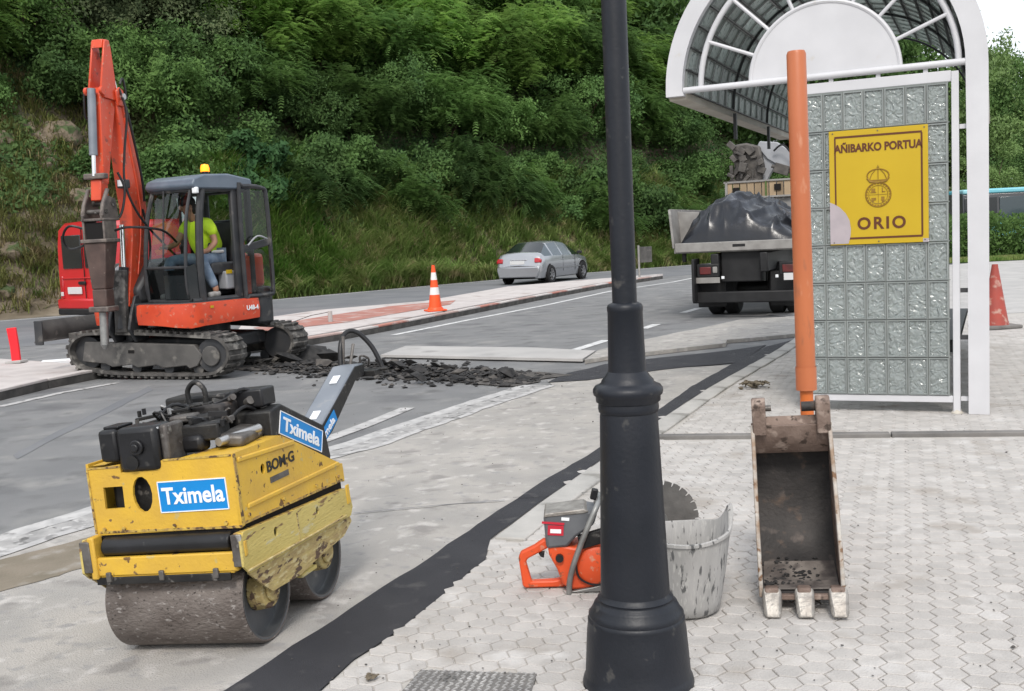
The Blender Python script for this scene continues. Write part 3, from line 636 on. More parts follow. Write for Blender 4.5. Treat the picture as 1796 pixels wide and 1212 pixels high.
for u, d, kd, v in [(-120, 7.5, 'locust', 0), (-30, 6.8, 'locust', 1), (60, 8.5, 'locust', 0), (20, 10.5, 'locust_mid', 0), (140, 10., 'broad', 1), (230, 10.5, 'broad', 0), (320, 9., 'olive', 0), (410, 8.4, 'olive', 0), (500, 8.8, 'olive', 0), (585, 8.2, 'olive', 0), (660, 8.4, 'locust', 0), (735, 7.9, 'locust', 1), (815, 8.2, 'locust', 0), (900, 7.8, 'locust_mid', 0), (980, 7.9, 'locust', 1), (1060, 7.5, 'locust', 0), (1150, 7.6, 'locust', 1), (1240, 7.4, 'locust_mid', 0), (1330, 7.6, 'locust', 0), (1420, 7.6, 'locust_mid', 0)]:
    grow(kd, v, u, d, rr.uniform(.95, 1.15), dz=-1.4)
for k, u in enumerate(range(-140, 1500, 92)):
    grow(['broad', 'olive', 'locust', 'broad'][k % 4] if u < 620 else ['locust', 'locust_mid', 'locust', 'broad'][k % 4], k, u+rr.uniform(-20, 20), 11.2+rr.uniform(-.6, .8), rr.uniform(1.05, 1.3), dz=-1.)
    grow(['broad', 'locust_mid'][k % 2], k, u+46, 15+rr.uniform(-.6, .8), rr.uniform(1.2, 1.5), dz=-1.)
# trees right of the shelter
for k, (u, y, sc, kd, zs) in enumerate([(1610, 74, 1.7, 'dark_r', 1.25), (1545, 76, 1.7, 'light', 1.2), (1480, 78, 1.7, 'dark_r', 1.3), (1665, 76, 1.6, 'light', 1.2), (1400, 72, 1.7, 'dark_r', 1.3), (1320, 66, 1.7, 'dark_r', 1.3), (1250, 62, 1.6, 'dark_r', 1.3), (1700, 66, 1.1, 'dark_r', 1.), (1764, 62, 1.18, 'light', 1.15), (1835, 64, 1.2, 'dark_r', 1.15), (1795, 70, 1.3, 'light', 1.15), (1742, 72, 1.25, 'dark_r', 1.25), (1640, 70, 1.2, 'dark_r', 1.), (1580, 66, 1.2, 'light', .9), (1510, 68, 1.3, 'dark_r', .95), (1880, 72, 1.4, 'dark_r', 1.2), (1940, 66, 1.3, 'light', 1.2), (1815, 56, .8, 'dark_r', 1.), (1745, 54, .62, 'light', 1.)]):
    put(kd, 0, (u-898)/1900*y, y, .3, sc*1.02, zs=zs, label=f"{'deep green' if kd == 'dark_r' else 'pale green'} {'tallest' if sc > 1.6 else 'tall' if sc > 1.25 else 'middling' if sc > 1.15 else 'lower' if sc > 1 else 'small'} tree {'left of the block wall' if u < 1420 else 'behind the yellow sign' if u < 1630 else 'behind the white shelter post' if u < 1735 else 'above the bus front' if u < 1780 else 'above the bus at the right edge' if u < 1830 else 'past the right edge'}{', in front' if y < 60 else ', farthest back' if y > 75 else ', farther back' if y > 69 else ''}")
# creeping cover over the whole slope
N_ = 135000; u_ = rng.uniform(-250, 1560, N_); d_ = 2.3+rng.power(.9, N_)*10.
ss = np.array([sU(v) for v in u_]); P = np.array([terr(a_, b_) for a_, b_ in zip(ss, d_)])
keep = ~((u_ < 380) & (d_ < 7.5) & (np.sin(P[:, 0]*1.3)+np.sin(P[:, 2]*1.7+P[:, 0]) > -.1)); P = P[keep]
dens = np.sin(P[:, 0]*.8+P[:, 2]*.9)+np.sin(P[:, 1]*1.1-P[:, 2]*1.4); P = P+rng.normal(size=P.shape)*np.array([.1, .1, .07])+np.array([0, 0, .12])+np.maximum(0, dens)[:, None]*np.array([.05, -.12, .10])
v, f = leaf_faces(P, np.tile([.3, -.7, .65], (len(P), 1))+rng.normal(size=P.shape)*.5, .17, 1.8); tag(link('creeping_ivy', raw('creeping_ivy', v, f, 'ivy')), 'dark creeping leaves covering the steep bank', 'ground cover', kind='stuff')
# grass on the lower slope: clumps of arching blades
def grass(name, n, u0, u1, d0, d1, Lg, m, label, pw=1.4, zthin=None, blades=9):
    u_ = rng.uniform(u0, u1, n); d_ = d0+rng.power(1/pw, n)*(d1-d0); ss = [sU(v) for v in u_]; P = np.array([terr(a_, b_) for a_, b_ in zip(ss, d_)])
    P = np.repeat(P, blades, 0); n = len(P); P += rng.normal(size=P.shape)*np.array([.12, .12, 0]); a_ = rng.uniform(0, 2*pi, n); D = np.stack([np.cos(a_)*.45+.12, np.sin(a_)*.45-.25, np.ones(n)], 1)
    L_ = (Lg*rng.uniform(.45, 1.35, n)*(.72+.5*np.sin(P[:, 0]*2.7+P[:, 2]*3.1)*np.sin(P[:, 1]*2.1+1.3*P[:, 0])))[:, None]; sd = np.stack([-np.sin(a_), np.cos(a_), np.zeros(n)], 1)*.011*(1+Lg)
    m1 = P+D*L_*.55; tip = P+D*L_*.9+np.stack([np.cos(a_)*.35, np.sin(a_)*.35-.1, -.10*np.ones(n)], 1)*L_
    v = np.stack([P-sd, P+sd, m1+sd*.8, m1-sd*.8, tip+sd*.15, tip-sd*.15], 1).reshape(-1, 3); k = np.arange(n)*6
    f = np.concatenate([np.stack([k, k+1, k+2, k+3], 1), np.stack([k+3, k+2, k+4, k+5], 1)]); tag(link(name, raw(name, v, f, m)), label, 'grass', kind='stuff')
grass('verge_grass', 9500, 430, 1560, .15, 4.2, .85, 'grass', 'tall yellowing grass along the foot of the bank', 1.15)
mat('grass_dry', (.22, .20, .085), (.15, .18, .05), 1.3, .9, spec=.2, tl=.3, spots=[(.28, .22, .13), (.10, .16, .04)], ssc=1.2, sth=.53, spw=.12)
grass('bank_grass', 3600, -200, 470, .9, 7.5, .5, 'grass_dry', 'patchy grass on the bare left part of the bank', 1.)
mat('grass_green', (.10, .22, .035), (.15, .26, .05), .5, .7, tl=.35)
grass('green_grass', 2600, 455, 640, .8, 4.2, .9, 'grass_green', 'long green grass hanging on the middle of the bank', 1.)
# rock ledges in the bare left bank
for k, (u, d, r) in enumerate([(190, 4.6, .5), (250, 5.6, .75), (120, 5.2, .42), (165, 2.6, .4), (60, 2.2, .5), (735, 2.9, .5), (790, 2.6, .45), (20, 1.5, .45), (235, 3.4, .7)]):
    x, y, z = terr(sU(u), d); q = MB(); q.ball((0, 0, 0), (r, r*.8, r*.62), 14); q.v = [tuple(Vector(p)*(1+.42*noise.noise(Vector(p)*1.6/r+Vector((k*3., 0, 0)))+.16*noise.noise(Vector(p)*5/r)+.07*noise.noise(Vector(p)*12/r))) for p in q.v]
    tag(q.obj('rock_ledge', 'rock', loc=(x, y, z-r*.34)), ['pale rock ledge showing through the upper left bank behind the boom', 'large pale rock ledge high on the bank left of the cab', 'brown rock ledge on the bank above the red van', 'low brown rock on the bank behind the breaker', 'small brown rock near the foot of the left bank', 'brown rock in the grass left of the traffic cone', 'small brown rock in the grass above the traffic cone', 'brown stone at the bottom edge of the left bank', 'mid height brown rock on the bank behind the boom'][k], 'rock')
# hedge, clipped verge and bus beyond the apron
v_, f_ = [], []
P = rng.uniform(size=(26000, 3)); P = P*np.array([13., 2.2, 1.62])+np.array([13.5, 38.6, 0]); P[:, 2] *= (1+.08*np.sin(P[:, 0]*2.3)+.05*np.sin(P[:, 0]*5.1))
v, f = leaf_faces(P, rng.normal(size=P.shape)+np.array([0, -.7, .7]), .15, 1.9); hd = thing('hedge', 'dense green hedge between the concrete apron and the bus', 'hedge'); link('foliage', raw('foliage', v, f, 'leaf_mid'), hd)
q = MB()
for k in range(14): q.tube([(14+k*.9, 39.7, -.1), (14.1+k*.9, 39.6, 1.)], .04, 5)
q.obj('stem', 'bark', hd)
gq = [(13, 37.3), (28, 37.3), (28, 38.9), (13, 38.9)]; sheet('grass_verge', gq, .03, 'grass_green')
q = MB(); P = rng.uniform(size=(9000, 3))*np.array([13, 1.5, 0])+np.array([13.5, 37.4, .03])
a_ = rng.uniform(0, 6.3, 9000); t_ = np.stack([np.cos(a_)*.05, np.sin(a_)*.05, .16*np.ones(9000)], 1); sd = np.stack([-np.sin(a_), np.cos(a_), 0*a_], 1)*.02
v = np.stack([P-sd, P+sd, P+t_], 1).reshape(-1, 3); f = np.arange(27000).reshape(-1, 3); tag(link('short_grass', raw('short_grass', v, f, 'grass')), 'strip of short grass in front of the hedge', 'grass', kind='stuff')

# ============================================================ BUS STOP SHELTER
SH = thing('bus_shelter', 'white arched bus stop shelter with glass block walls and vaulted glass roof', 'bus shelter', (3.73, 8.66, .01), (0, 0, rad(-24.1)))
def arcp(cx, cz, r, a0, a1, n): return [(cx+r*cos(rad(a0+(a1-a0)*k/n)), cz+r*sin(rad(a0+(a1-a0)*k/n))) for k in range(n+1)]
CXs, CZs = -1.19, 2.79
pf = arcp(CXs, CZs, 1.29, 0, 180, 40); pi_ = arcp(CXs-.01, CZs, 1.12, 180, 0, 40)
poly = [(.10, 0)]+pf+[(-2.48, 2.745), (-2.31, 2.745)]+pi_+[(-.055, 0)]
# arch plate: built as quads so the ring stays clean
q = MB(); oP = [(.10, 0), (.10, 1.4)]+pf+[(-2.48, 2.745)]; iP = [(-.055, 0), (-.055, 1.4)]+arcp(CXs-.01, CZs, 1.135, 0, 180, 40)+[(-2.32, 2.745)]
n = len(oP); vs = [(x, y, z) for y in (-.05, .03) for P_ in (oP, iP) for x, z in P_]
fs = []
for i in range(n-1): fs += [(i, i+1, n+i+1, n+i), (2*n+i, 3*n+i, 3*n+i+1, 2*n+i+1), (i, 2*n+i, 2*n+i+1, i+1), (n+i, n+i+1, 3*n+i+1, 3*n+i)]
fs += [(0, n, 3*n, 2*n), (n-1, 3*n-1, 4*n-1, 2*n-1)]
q._a(vs, [f[::-1] for f in fs]); q.obj('arch_frame', 'white_paint', SH)
q = MB(); q.tube([(x, .02, z) for x, z in arcp(-1.15, 2.80, 1.035, 0, 180, 36)], .026, 10); q.obj('inner_arch', 'white_paint', SH)
q = MB(); q.cyl((-2.33, -.02, 2.79), (-.03, -.02, 2.80), .028, n=12); q.obj('tie_rod', 'white_paint', SH)
q = MB(); q.prism([(-1.15+.585*cos(rad(t_)), 2.81+.585*sin(rad(t_))) for t_ in range(0, 181, 6)], 'y', -.008, .02); q.obj('fan_disc', 'white_paint', SH, smooth=False)
q = MB(); q.tube([(x, -.0, z) for x, z in arcp(-1.15, 2.80, .60, 0, 180, 32)], .020, 8); q.obj('disc_rim', 'white_paint', SH)
for t_ in (22, 44, 67, 90, 113, 136, 158):
    q = MB(); q.cyl((-1.15+.61*cos(rad(t_)), .01, 2.80+.61*sin(rad(t_))), (-1.15+1.03*cos(rad(t_)), .01, 2.80+1.03*sin(rad(t_))), .016, n=8); q.obj('spoke', 'white_paint', SH)
q = MB(); q.box((-.143, 0, 1.37), (.055, .055, 2.73)); q.obj('frame_post', 'white_paint', SH, bevel=.004)
q = MB(); q.cyl((-.143, 0, .0), (-.143, 0, .03), .05, .028, 8); q.obj('post_foot', 'cream', SH)
q = MB(); q.box((-1.345, 0, 1.36), (.05, .055, 2.72)); q.obj('frame_post', 'white_paint', SH, bevel=.004)
q = MB(); q.box((-.745, 0, 2.70), (1.146, .05, .085)); q.obj('top_rail', 'white_paint', SH, bevel=.004)
q = MB(); q.box((-.745, 0, .115), (1.146, .05, .055)); q.obj('bottom_rail', 'white_paint', SH, bevel=.004)
for x in (-1.09, -.72, -.36): q = MB(); q.box((x, 0, 2.757), (.035, .03, .026)); q.obj('spacer', 'white_paint', SH)
for z in (.62, 1.0, .12, 2.3): q = MB(); q.box((-.085, 0, z), (.056, .03, .035)); q.obj('bracket', 'exc_dark' if z in (.62, 1.0) else 'white_paint', SH)
# glass blocks of the end wall
def glass_block(bw, bh, bt):
    q = MB(); a_ = .010; d = .012
    X, Z, Y = bw/2-.004, bh/2-.004, bt/2
    for sg in (-1, 1):
        o_ = [(-X, sg*Y, -Z), (X, sg*Y, -Z), (X, sg*Y, Z), (-X, sg*Y, Z)]; i_ = [(-X+a_, sg*(Y), -Z+a_), (X-a_, sg*Y, -Z+a_), (X-a_, sg*Y, Z-a_), (-X+a_, sg*Y, Z-a_)]
        j_ = [(p[0]*.93, sg*(Y-d), p[2]*.96) for p in i_]
        F = [(k, (k+1) % 4, 4+(k+1) % 4, 4+k) for k in range(4)]
        q._a(o_+i_, F if sg < 0 else [f[::-1] for f in F], mi=0)
        q._a(i_+j_, F if sg < 0 else [f[::-1] for f in F], mi=1); q._a(j_, [(0, 1, 2, 3)] if sg < 0 else [(3, 2, 1, 0)], mi=1)
    q._a([(x, y, z) for y in (-Y, Y) for x, z in ((-X, -Z), (X, -Z), (X, Z), (-X, Z))], [(0, 4, 5, 1), (1, 5, 6, 2), (2, 6, 7, 3), (3, 7, 4, 0)])
    return q.mesh('glass_block', ['block_frame', 'block_glass'], False)
gb = glass_block(.1600, .3135, .07)
for i in range(7):
    for j in range(8): link('glass_block', gb, SH, (-1.24+.16*i+.003, 0, .145+.157+.3135*j))
q = MB()
for i in range(8): q.box((-1.318+.16*i, 0, 1.40), (.006, .05, 2.505))
for j in range(9): q.box((-.757, 0, .147+.3135*j), (1.14, .046, .006))
q.obj('mortar_grid', 'mortar', SH, smooth=False)
# vault blocks
def gmesh(a, b, c):
    me = glass_block(a, b, c); me.materials[1] = MATS['roof_glass']; return me
gv = gmesh(.185, .300, .06); NA = 19
stuff = MB(); RV = 1.165
for j in range(17):
    for i in range(NA):
        t_ = 180*(i+.5)/NA; M_ = Matrix.Translation((CXs+RV*cos(rad(t_)), .06+.155+.314*j, CZs+RV*sin(rad(t_)))) @ Matrix.Rotation(-rad(t_-90), 4, 'Y') @ Matrix.Rotation(rad(90), 4, 'X')
        if j < 12: o = link('roof_block', gv, SH); o.matrix_local = M_
        else:
            for f in gv.polygons: pass
            stuff._a([tuple(v.co) for v in gv.vertices], [tuple(f.vertices) for f in gv.polygons], M_)
stuff.obj('roof_block_field', 'roof_glass', SH, smooth=False)['kind'] = 'stuff'
q = MB()
for i in range(NA+1):
    t_ = rad(180*i/NA); M_ = Matrix.Translation((CXs+(RV-.008)*cos(t_), 2.73, CZs+(RV-.008)*sin(t_))) @ Matrix.Rotation(-(t_-pi/2), 4, 'Y')
    q.fr = M_; q.box((0, 0, 0), (.010, 5.34, .082))
q.fr = None; q.obj('roof_bars', 'rib', SH, smooth=False)
for y in (1.86, 3.68, 5.42):
    q = MB(); q.tube([(x, y, z) for x, z in arcp(CXs, CZs, 1.115, 0, 180, 30)], .014, 6); q.obj('roof_rib', 'rib', SH)
    q = MB(); q.box((CXs-1.10, y, 2.62), (.03, .05, .26)); q.obj('rib_foot', 'rib', SH)
q = MB(); q.box((-2.40, 2.75, 2.755), (.15, 5.42, .075)); q.obj('eave_beam', 'cream', SH, bevel=.006)
q = MB(); q.prism([(-2.33, 2.715), (-2.31, 2.55), (-2.20, 2.5), (-2.2, 2.715)], 'y', 5.3, 5.4); q.obj('gutter_end', 'cream', SH)
q = MB(); q.box((.045, 2.75, 2.755), (.10, 5.42, .08)); q.obj('eave_beam', 'cream', SH, bevel=.006)
for y in (1.86, 3.68, 5.42): q = MB(); q.box((.03, y, 1.37), (.07, .08, 2.69)); q.obj('back_post', 'white_paint', SH, bevel=.005)
q = MB()
for j in range(17):
    for k in range(8): q.box((.03, .21+.314*j, .3+.3135*k), (.05, .29, .295))
q.obj('back_wall_block', 'block_frame', SH, smooth=False)['kind'] = 'stuff'
q = MB(); q.box((-.33, 2.8, .47), (.36, 3.6, .05)); q.box((-.33, 1.3, .23), (.06, .06, .44)); q.box((-.33, 4.2, .23), (.06, .06, .44)); q.obj('bench', 'exc_dark', SH, bevel=.006)
# yellow stop sign on the block wall
SG = thing('stop_sign', 'square yellow bus stop sign with brown lettering and crest on the glass block wall', 'sign', (3.73, 8.66, .01), (0, 0, rad(-24.1)))
q = MB(); q.box((-.727, -.047, 1.868), (.766, .012, .935)); q.obj('sign_plate', 'sign_yellow', SG, bevel=.002)
q = MB()
for c_, d_ in (((-.727, -.0545, 2.282), (.676, .003, .016)), ((-.727, -.0545, 1.452), (.676, .003, .016)), ((-1.062, -.0545, 1.867), (.012, .003, .818)), ((-.392, -.0545, 1.867), (.014, .003, .818))): q.box(c_, d_)
q.obj('border_line', 'sign_brown', SG, smooth=False)
def F_(x, y, z, rx=90, rz=0): return Matrix.Translation((x, y, z)) @ Matrix.Rotation(rad(rz), 4, 'Z') @ Matrix.Rotation(rad(rx), 4, 'X')
text('lettering', 'AÑIBARKO PORTUA', .090, 'sign_brown', SG, F_(-.727, -.055, 2.185), .0035, sx=.82)
text('lettering', 'ORIO', .135, 'sign_brown', SG, F_(-.705, -.055, 1.565), .004, sx=.98, spacing=1.25)
q = MB(); Y0 = -.0555
q.tube([(-.727+.098*cos(t_*pi/18), Y0, 1.80+.098*sin(t_*pi/18)) for t_ in range(36)], .005, 6, closed=True)
q.tube([(-.727+.074*cos(t_*pi/18), Y0, 1.80+.074*sin(t_*pi/18)) for t_ in range(36)], .0022, 5, closed=True)
for t_ in range(0, 360, 15): q.box((-.727+.087*cos(rad(t_)), Y0, 1.80+.087*sin(rad(t_))), (.007, .002, .014), (0, -t_, 0))
q.box((-.727, Y0, 1.80), (.003, .002, .14)); q.box((-.727, Y0, 1.80), (.14, .002, .003))
for x, z, w_, h_ in ((-.765, 1.835, .030, .032), (-.765, 1.818, .045, .008), (-.695, 1.835, .008, .04), (-.683, 1.822, .022, .008), (-.762, 1.765, .036, .02), (-.770, 1.75, .02, .012), (-.692, 1.765, .026, .034), (-.692, 1.742, .012, .016)): q.box((x, Y0, z), (w_, .002, h_))
q.tube([(-.727+.085*cos(rad(t_)), Y0, 1.955+.052*sin(rad(t_))) for t_ in range(-20, 201, 20)], .005, 6)
for dx in (-.05, 0, .05): q.tube([(-.727+dx*1.3, Y0, 1.925), (-.727+dx, Y0, 1.965), (-.727+dx*.35, Y0, 2.003)], .003, 5)
q.tube([(-.812, Y0, 1.935), (-.79, Y0, 1.905), (-.727, Y0, 1.897), (-.664, Y0, 1.905), (-.642, Y0, 1.935)], .007, 6); q.box((-.727, Y0, 1.915), (.13, .002, .012))
q.box((-.727, Y0, 2.022), (.005, .002, .034)); q.box((-.727, Y0, 2.022), (.022, .002, .005)); q.obj('crest', 'sign_olive', SG, smooth=False)
q = MB(); q.prism([(-1.110, 1.41), (-.965, 1.41), (-.950, 1.47), (-.945, 1.53), (-.955, 1.60), (-.985, 1.66), (-1.03, 1.71), (-1.075, 1.74), (-1.110, 1.755)], 'y', -.0565, -.0535); q.obj('sticker_residue', 'sign_patch', SG, smooth=False)
q = MB(); q.box((-.365, -.054, 1.415), (.045, .003, .03)); q.obj('worn_corner', 'sign_patch', SG)
for x in (-1.08, -.727, -.372):
    for z in (2.315, 1.42): q = MB(); q.cyl((x, -.052, z), (x, -.057, z), .006, n=8); q.obj('screw', 'dusty_metal', SG)

# ============================================================ LAMP POST
LP = thing('lamp_post', 'tall black cast iron lamp post with wide moulded base in the foreground', 'lamp post', (.395, 3.73, 0), (0, 0, 0))
q = MB(); q.lathe([(.0, -.02), (.197, -.02), (.198, .012), (.194, .028), (.190, .036), (.187, .044), (.183, .10), (.176, .20), (.171, .235), (.172, .243), (.166, .250), (.168, .262), (.160, .272), (.150, .290), (.147, .298), (.133, .305), (.131, .312), (.134, .318), (.126, .326), (.122, .335)], 64); q.obj('base', 'iron', LP, ang=50)
q = MB(); q.lathe([(.122, .335), (.118, .45), (.108, .75), (.101, .965), (.099, .978), (.104, .982), (.106, .995), (.104, 1.012), (.112, 1.018), (.113, 1.036), (.120, 1.042), (.122, 1.052), (.121, 1.062), (.114, 1.072), (.100, 1.078), (.092, 1.084), (.090, 1.092), (.080, 1.102), (.070, 1.118), (.066, 1.122)], 64); q.obj('pedestal', 'iron', LP, ang=50)
q = MB(); q.lathe([(.066, 1.122), (.0655, 1.13), (.0605, 1.328), (.062, 1.332), (.062, 1.345), (.058, 1.354), (.044, 1.360)], 48); q.obj('collar', 'iron', LP, ang=50)
q = MB(); q.lathe([(.0425, 1.352), (.0425, 2.4), (.040, 3.9), (.0, 3.9)], 40); q.obj('shaft', 'iron', LP)
q = MB(); q.box((0, -.127, .38), (.055, .008, .07), (-2, 0, 0)); 

# ============================================================ ORANGE POST behind the digger bucket
OP = thing('orange_post', 'tall orange plastic sleeve on a thinner orange post standing behind the digger bucket', 'post', (1.452, 5.30, 0), (0, rad(-.6), 0))
q = MB(); q.lathe([(.0, 2.425), (.040, 2.425), (.046, 2.41), (.0465, 1.6), (.0465, .80), (.045, .785)], 32); q.lathe([(.0505, .90), (.0505, .785), (.044, .785)], 32); q.obj('sleeve', 'orange_pipe', OP)
q = MB(); q.lathe([(.032, .0), (.032, .80)], 24); q.obj('inner_post', 'orange_pipe_dark', OP)

# ============================================================ DIGGER BUCKET
BK = thing('digger_bucket', 'rusty three toothed digger bucket standing open on the paving', 'excavator bucket', (1.155, 4.36, .020), (0, rad(-2), rad(-13)))
prof = [(.0, .055), (.10, .034), (.20, .030), (.31, .055), (.41, .12), (.48, .22), (.515, .34), (.52, .48), (.50, .60), (.46, .68), (.40, .71)]   # (y, z) from lip round the back to the top
W = .160
def off(P_, d):
    out = []
    for i, p in enumerate(P_):
        a_ = Vector(P_[max(i-1, 0)]); b_ = Vector(P_[min(i+1, len(P_)-1)]); t_ = (b_-a_).normalized(); out.append((p[0]-t_.y*d, p[1]+t_.x*d))
    return out
pin = off(prof, .012)
q = MB(); n = len(prof)
vs = [(x, y, z) for P_ in (prof, pin) for x in (-W, W) for y, z in P_]
fs = []
for i in range(n-1): fs += [(i, n+i, n+i+1, i+1), (2*n+i, 2*n+i+1, 3*n+i+1, 3*n+i)]
fs += [(0, 2*n, 3*n, n), (n-1, 2*n-1, 4*n-1, 3*n-1)]
q._a(vs, fs); q.obj('shell', 'bucket_in', BK, ang=50)
for sx in (-1, 1):
    lip = [(-.01, .05), (.02, .16), (.09, .32), (.19, .47), (.28, .57), (.37, .70)]
    sd_ = lip+prof[::-1]
    q = MB(); q.prism(sd_, 'x', sx*W, sx*(W+.012)); q.obj('side_plate', 'bucket_steel', BK, bevel=.002)
    q = MB()
    for i in range(len(lip)-1):
        a_, b_ = lip[i], lip[i+1]; c_ = ((a_[0]+b_[0])/2, (a_[1]+b_[1])/2); L_ = math.hypot(b_[0]-a_[0], b_[1]-a_[1]); an = math.degrees(math.atan2(b_[1]-a_[1], b_[0]-a_[0]))
        q.box((sx*(W+.005), c_[0], c_[1]), (.018, L_+.006, .020), (an, 0, 0))
    q.obj('edge_strip', 'worn_edge', BK, bevel=.004)
q = MB(); q.box((0, .395, .700), (.325, .012, .075), (-25, 0, 0)); q.box((0, .48, .70), (.32, .16, .016), (-18, 0, 0)); q.obj('top_plate', 'bucket_steel', BK, bevel=.004)
q = MB(); q.prism([(.36, .70), (.365, .655), (.385, .61), (.42, .565), (.435, .575), (.40, .62), (.385, .665), (.385, .70)], 'x', -.16, .16); q.obj('top_lip', 'bucket_steel', BK, bevel=.003)
for x in (-.135, .14):
    q = MB(); q.prism([(.34, .66), (.33, .80), (.36, .825), (.42, .82), (.47, .74), (.5, .66)], 'x', x-.030, x+.030); q.obj('lug', 'bucket_steel', BK, bevel=.006)
q = MB(); q.cyl((.05, .40, .775), (.12, .40, .775), .022, n=12); q.obj('pin', 'bucket_in', BK)
q = MB(); q.cyl((-.11, .42, .77), (-.08, .42, .77), .014, n=10); q.obj('pin', 'dusty_metal', BK)
q = MB(); q.box((0, .02, .045), (.32, .11, .022), (-8, 0, 0)); q.obj('cutting_edge', 'bucket_steel', BK, bevel=.004)
for x in (-.122, .008, .142):
    q = MB(); q.box((x, -.005, .064), (.066, .10, .050), (-10, 0, 0), taper=.85); q.obj('tooth_holder', 'bucket_steel', BK, bevel=.008)
    q = MB(); q._a([(x-.041, -.03, .03), (x+.041, -.03, .03), (x+.040, -.03, .095), (x-.040, -.03, .095), (x-.034, -.125, -.006), (x+.034, -.125, -.006), (x+.030, -.118, .014), (x-.030, -.118, .014)], [(0, 3, 2, 1), (4, 5, 6, 7), (0, 1, 5, 4), (1, 2, 6, 5), (2, 3, 7, 6), (3, 0, 4, 7)]); q.obj('tooth', 'tooth', BK, bevel=.009)
q = MB(); q._a([(-.155, .03, .066), (.155, .03, .066), (.155, .14, .048), (-.155, .14, .048), (.155, .25, .054), (-.155, .25, .054), (.150, .34, .092), (-.150, .34, .092)], [(0, 1, 2, 3), (3, 2, 4, 5), (5, 4, 6, 7)]); q.obj('dust_layer', 'bucket_dust', BK)
rd = random.Random(3); q = MB()
def bz(y): return float(np.interp(y, [p[0] for p in prof[:7]], [p[1] for p in prof[:7]]))+.014
for k in range(110): y_ = rd.gauss(.27, .08); y_ = y_ if .06 < y_ < .36 else rd.uniform(.1, .34); q.chunk((max(-.155, min(.15, rd.gauss(-.04, .065))), y_, bz(y_)+.004), rd.uniform(.005, .013), k)
for k in range(30): y_ = max(.05, rd.gauss(.14, .04)); q.chunk((rd.gauss(-.13, .018), y_, bz(y_)+rd.random()*.012), rd.uniform(.007, .013), k+190)
tag(q.obj('asphalt_crumbs', 'rubble', smooth=False), 'black asphalt crumbs lying inside the open digger bucket', 'crumbs', kind='stuff').matrix_world = Matrix.Translation((1.155, 4.36, .020)) @ Matrix.Rotation(rad(-13), 4, 'Z') @ Matrix.Rotation(rad(-2), 4, 'Y')

# ============================================================ RUBBER TUB
TB = thing('rubber_tub', 'flexible grey builders tub caked in cement behind the lamp post', 'tub', (.675, 4.42, .014), (0, 0, 0))
N2 = 56; vs = []; prf = [(0, .0), (.125, .0), (.142, .012), (.150, .05), (.172, .18), (.188, .30), (.193, .325), (.199, .328), (.199, .340), (.190, .343), (.184, .335), (.165, .18), (.142, .03), (.0, .02)]
q = MB(); fs = []
for r, z in prf:
    for i in range(N2):
        t_ = 2*pi*i/N2; h = max(0, cos((t_-.10)*1.0))**26*.085+max(0, cos(t_-.10-pi))**26*.085; k = 1+.02*sin(2*t_+1); zz = z+(h if z > .3 else 0); rr_ = (r+(.012*h/.085 if z > .3 else 0))*k
        vs.append((rr_*cos(t_), rr_*sin(t_), zz+(.012*cos(2*t_) if z > .3 else 0)))
for j in range(len(prf)-1):
    for i in range(N2): fs.append((j*N2+i, j*N2+(i+1) % N2, (j+1)*N2+(i+1) % N2, (j+1)*N2+i))
q._a(vs, fs); q.obj('tub_body', 'tub_rubber', TB, ang=60)
q = MB(); q.tube([(.165, -.09, .335), (.185, -.06, .345), (.196, -.02, .39), (.20, .02, .425), (.196, .06, .39), (.18, .10, .345)], .009, 8, sub=4); q.obj('handle', 'tub_rubber', TB)
q = MB(); q.tube([(-.165, -.09, .335), (-.185, -.06, .345), (-.196, -.02, .39), (-.20, .02, .425), (-.196, .06, .39), (-.18, .10, .345)], .009, 8, sub=4); q.obj('handle', 'tub_rubber', TB)

# ============================================================ DISC CUTTER
SW = thing('disc_cutter', 'orange and grey petrol disc cutter with a large toothed blade on the paving', 'disc cutter', (.16, 4.80, .014), (0, 0, rad(-3)))
hp = [(-.175, .14), (-.165, .165), (-.10, .195), (-.055, .225), (-.035, .215), (-.035, .185), (-.075, .165), (-.135, .135), (-.142, .12), (-.120, .030), (-.02, .032), (.03, .04), (.03, .0), (-.15, .0), (-.162, .01)]
q = MB(); q.prism(hp, 'y', -.022, .022); q.obj('rear_handle', 'saw_orange', SW, bevel=.009)
q = MB(); q.prism([(-.125, .168), (-.095, .182), (-.08, .178), (-.105, .150)], 'y', -.014, .014); q.prism([(-.085, .158), (-.055, .165), (-.06, .135), (-.075, .14)], 'y', -.01, .01); q.obj('trigger', 'black_plastic', SW, bevel=.003)
q = MB(); q.prism([(-.04, .215), (.02, .215), (.08, .20), (.20, .23), (.26, .20), (.27, .02), (.06, .006), (.02, .03), (.0, .10), (-.035, .17)], 'y', -.085, .085); q.obj('crankcase', 'saw_orange', SW, bevel=.012)
q = MB(); q.prism([(-.052, .335), (-.045, .20), (.05, .205), (.09, .25), (.17, .30), (.19, .36), (.13, .372), (-.045, .358)], 'y', -.095, .09); q.obj('engine_cover', 'saw_grey', SW, bevel=.014)
q = MB(); q.prism([(-.05, .345), (-.045, .362), (.13, .378), (.15, .365), (.13, .358)], 'y', -.10, .09); q.obj('cover_top', 'tooth', SW, bevel=.004)
q = MB(); q.box((-.0, -.0975, .285), (.07, .003, .045), (0, 4, 0)); q.obj('label_plate', 'label_red', SW)
q = MB(); q.box((.0, -.0995, .282), (.048, .002, .018), (0, 4, 0)); q.obj('label_mark', 'sticker_white', SW)
q = MB(); q.box((-.01, -.0975, .318), (.10, .003, .010), (0, 6, 0)); q.obj('label_stripe', 'label_red', SW)
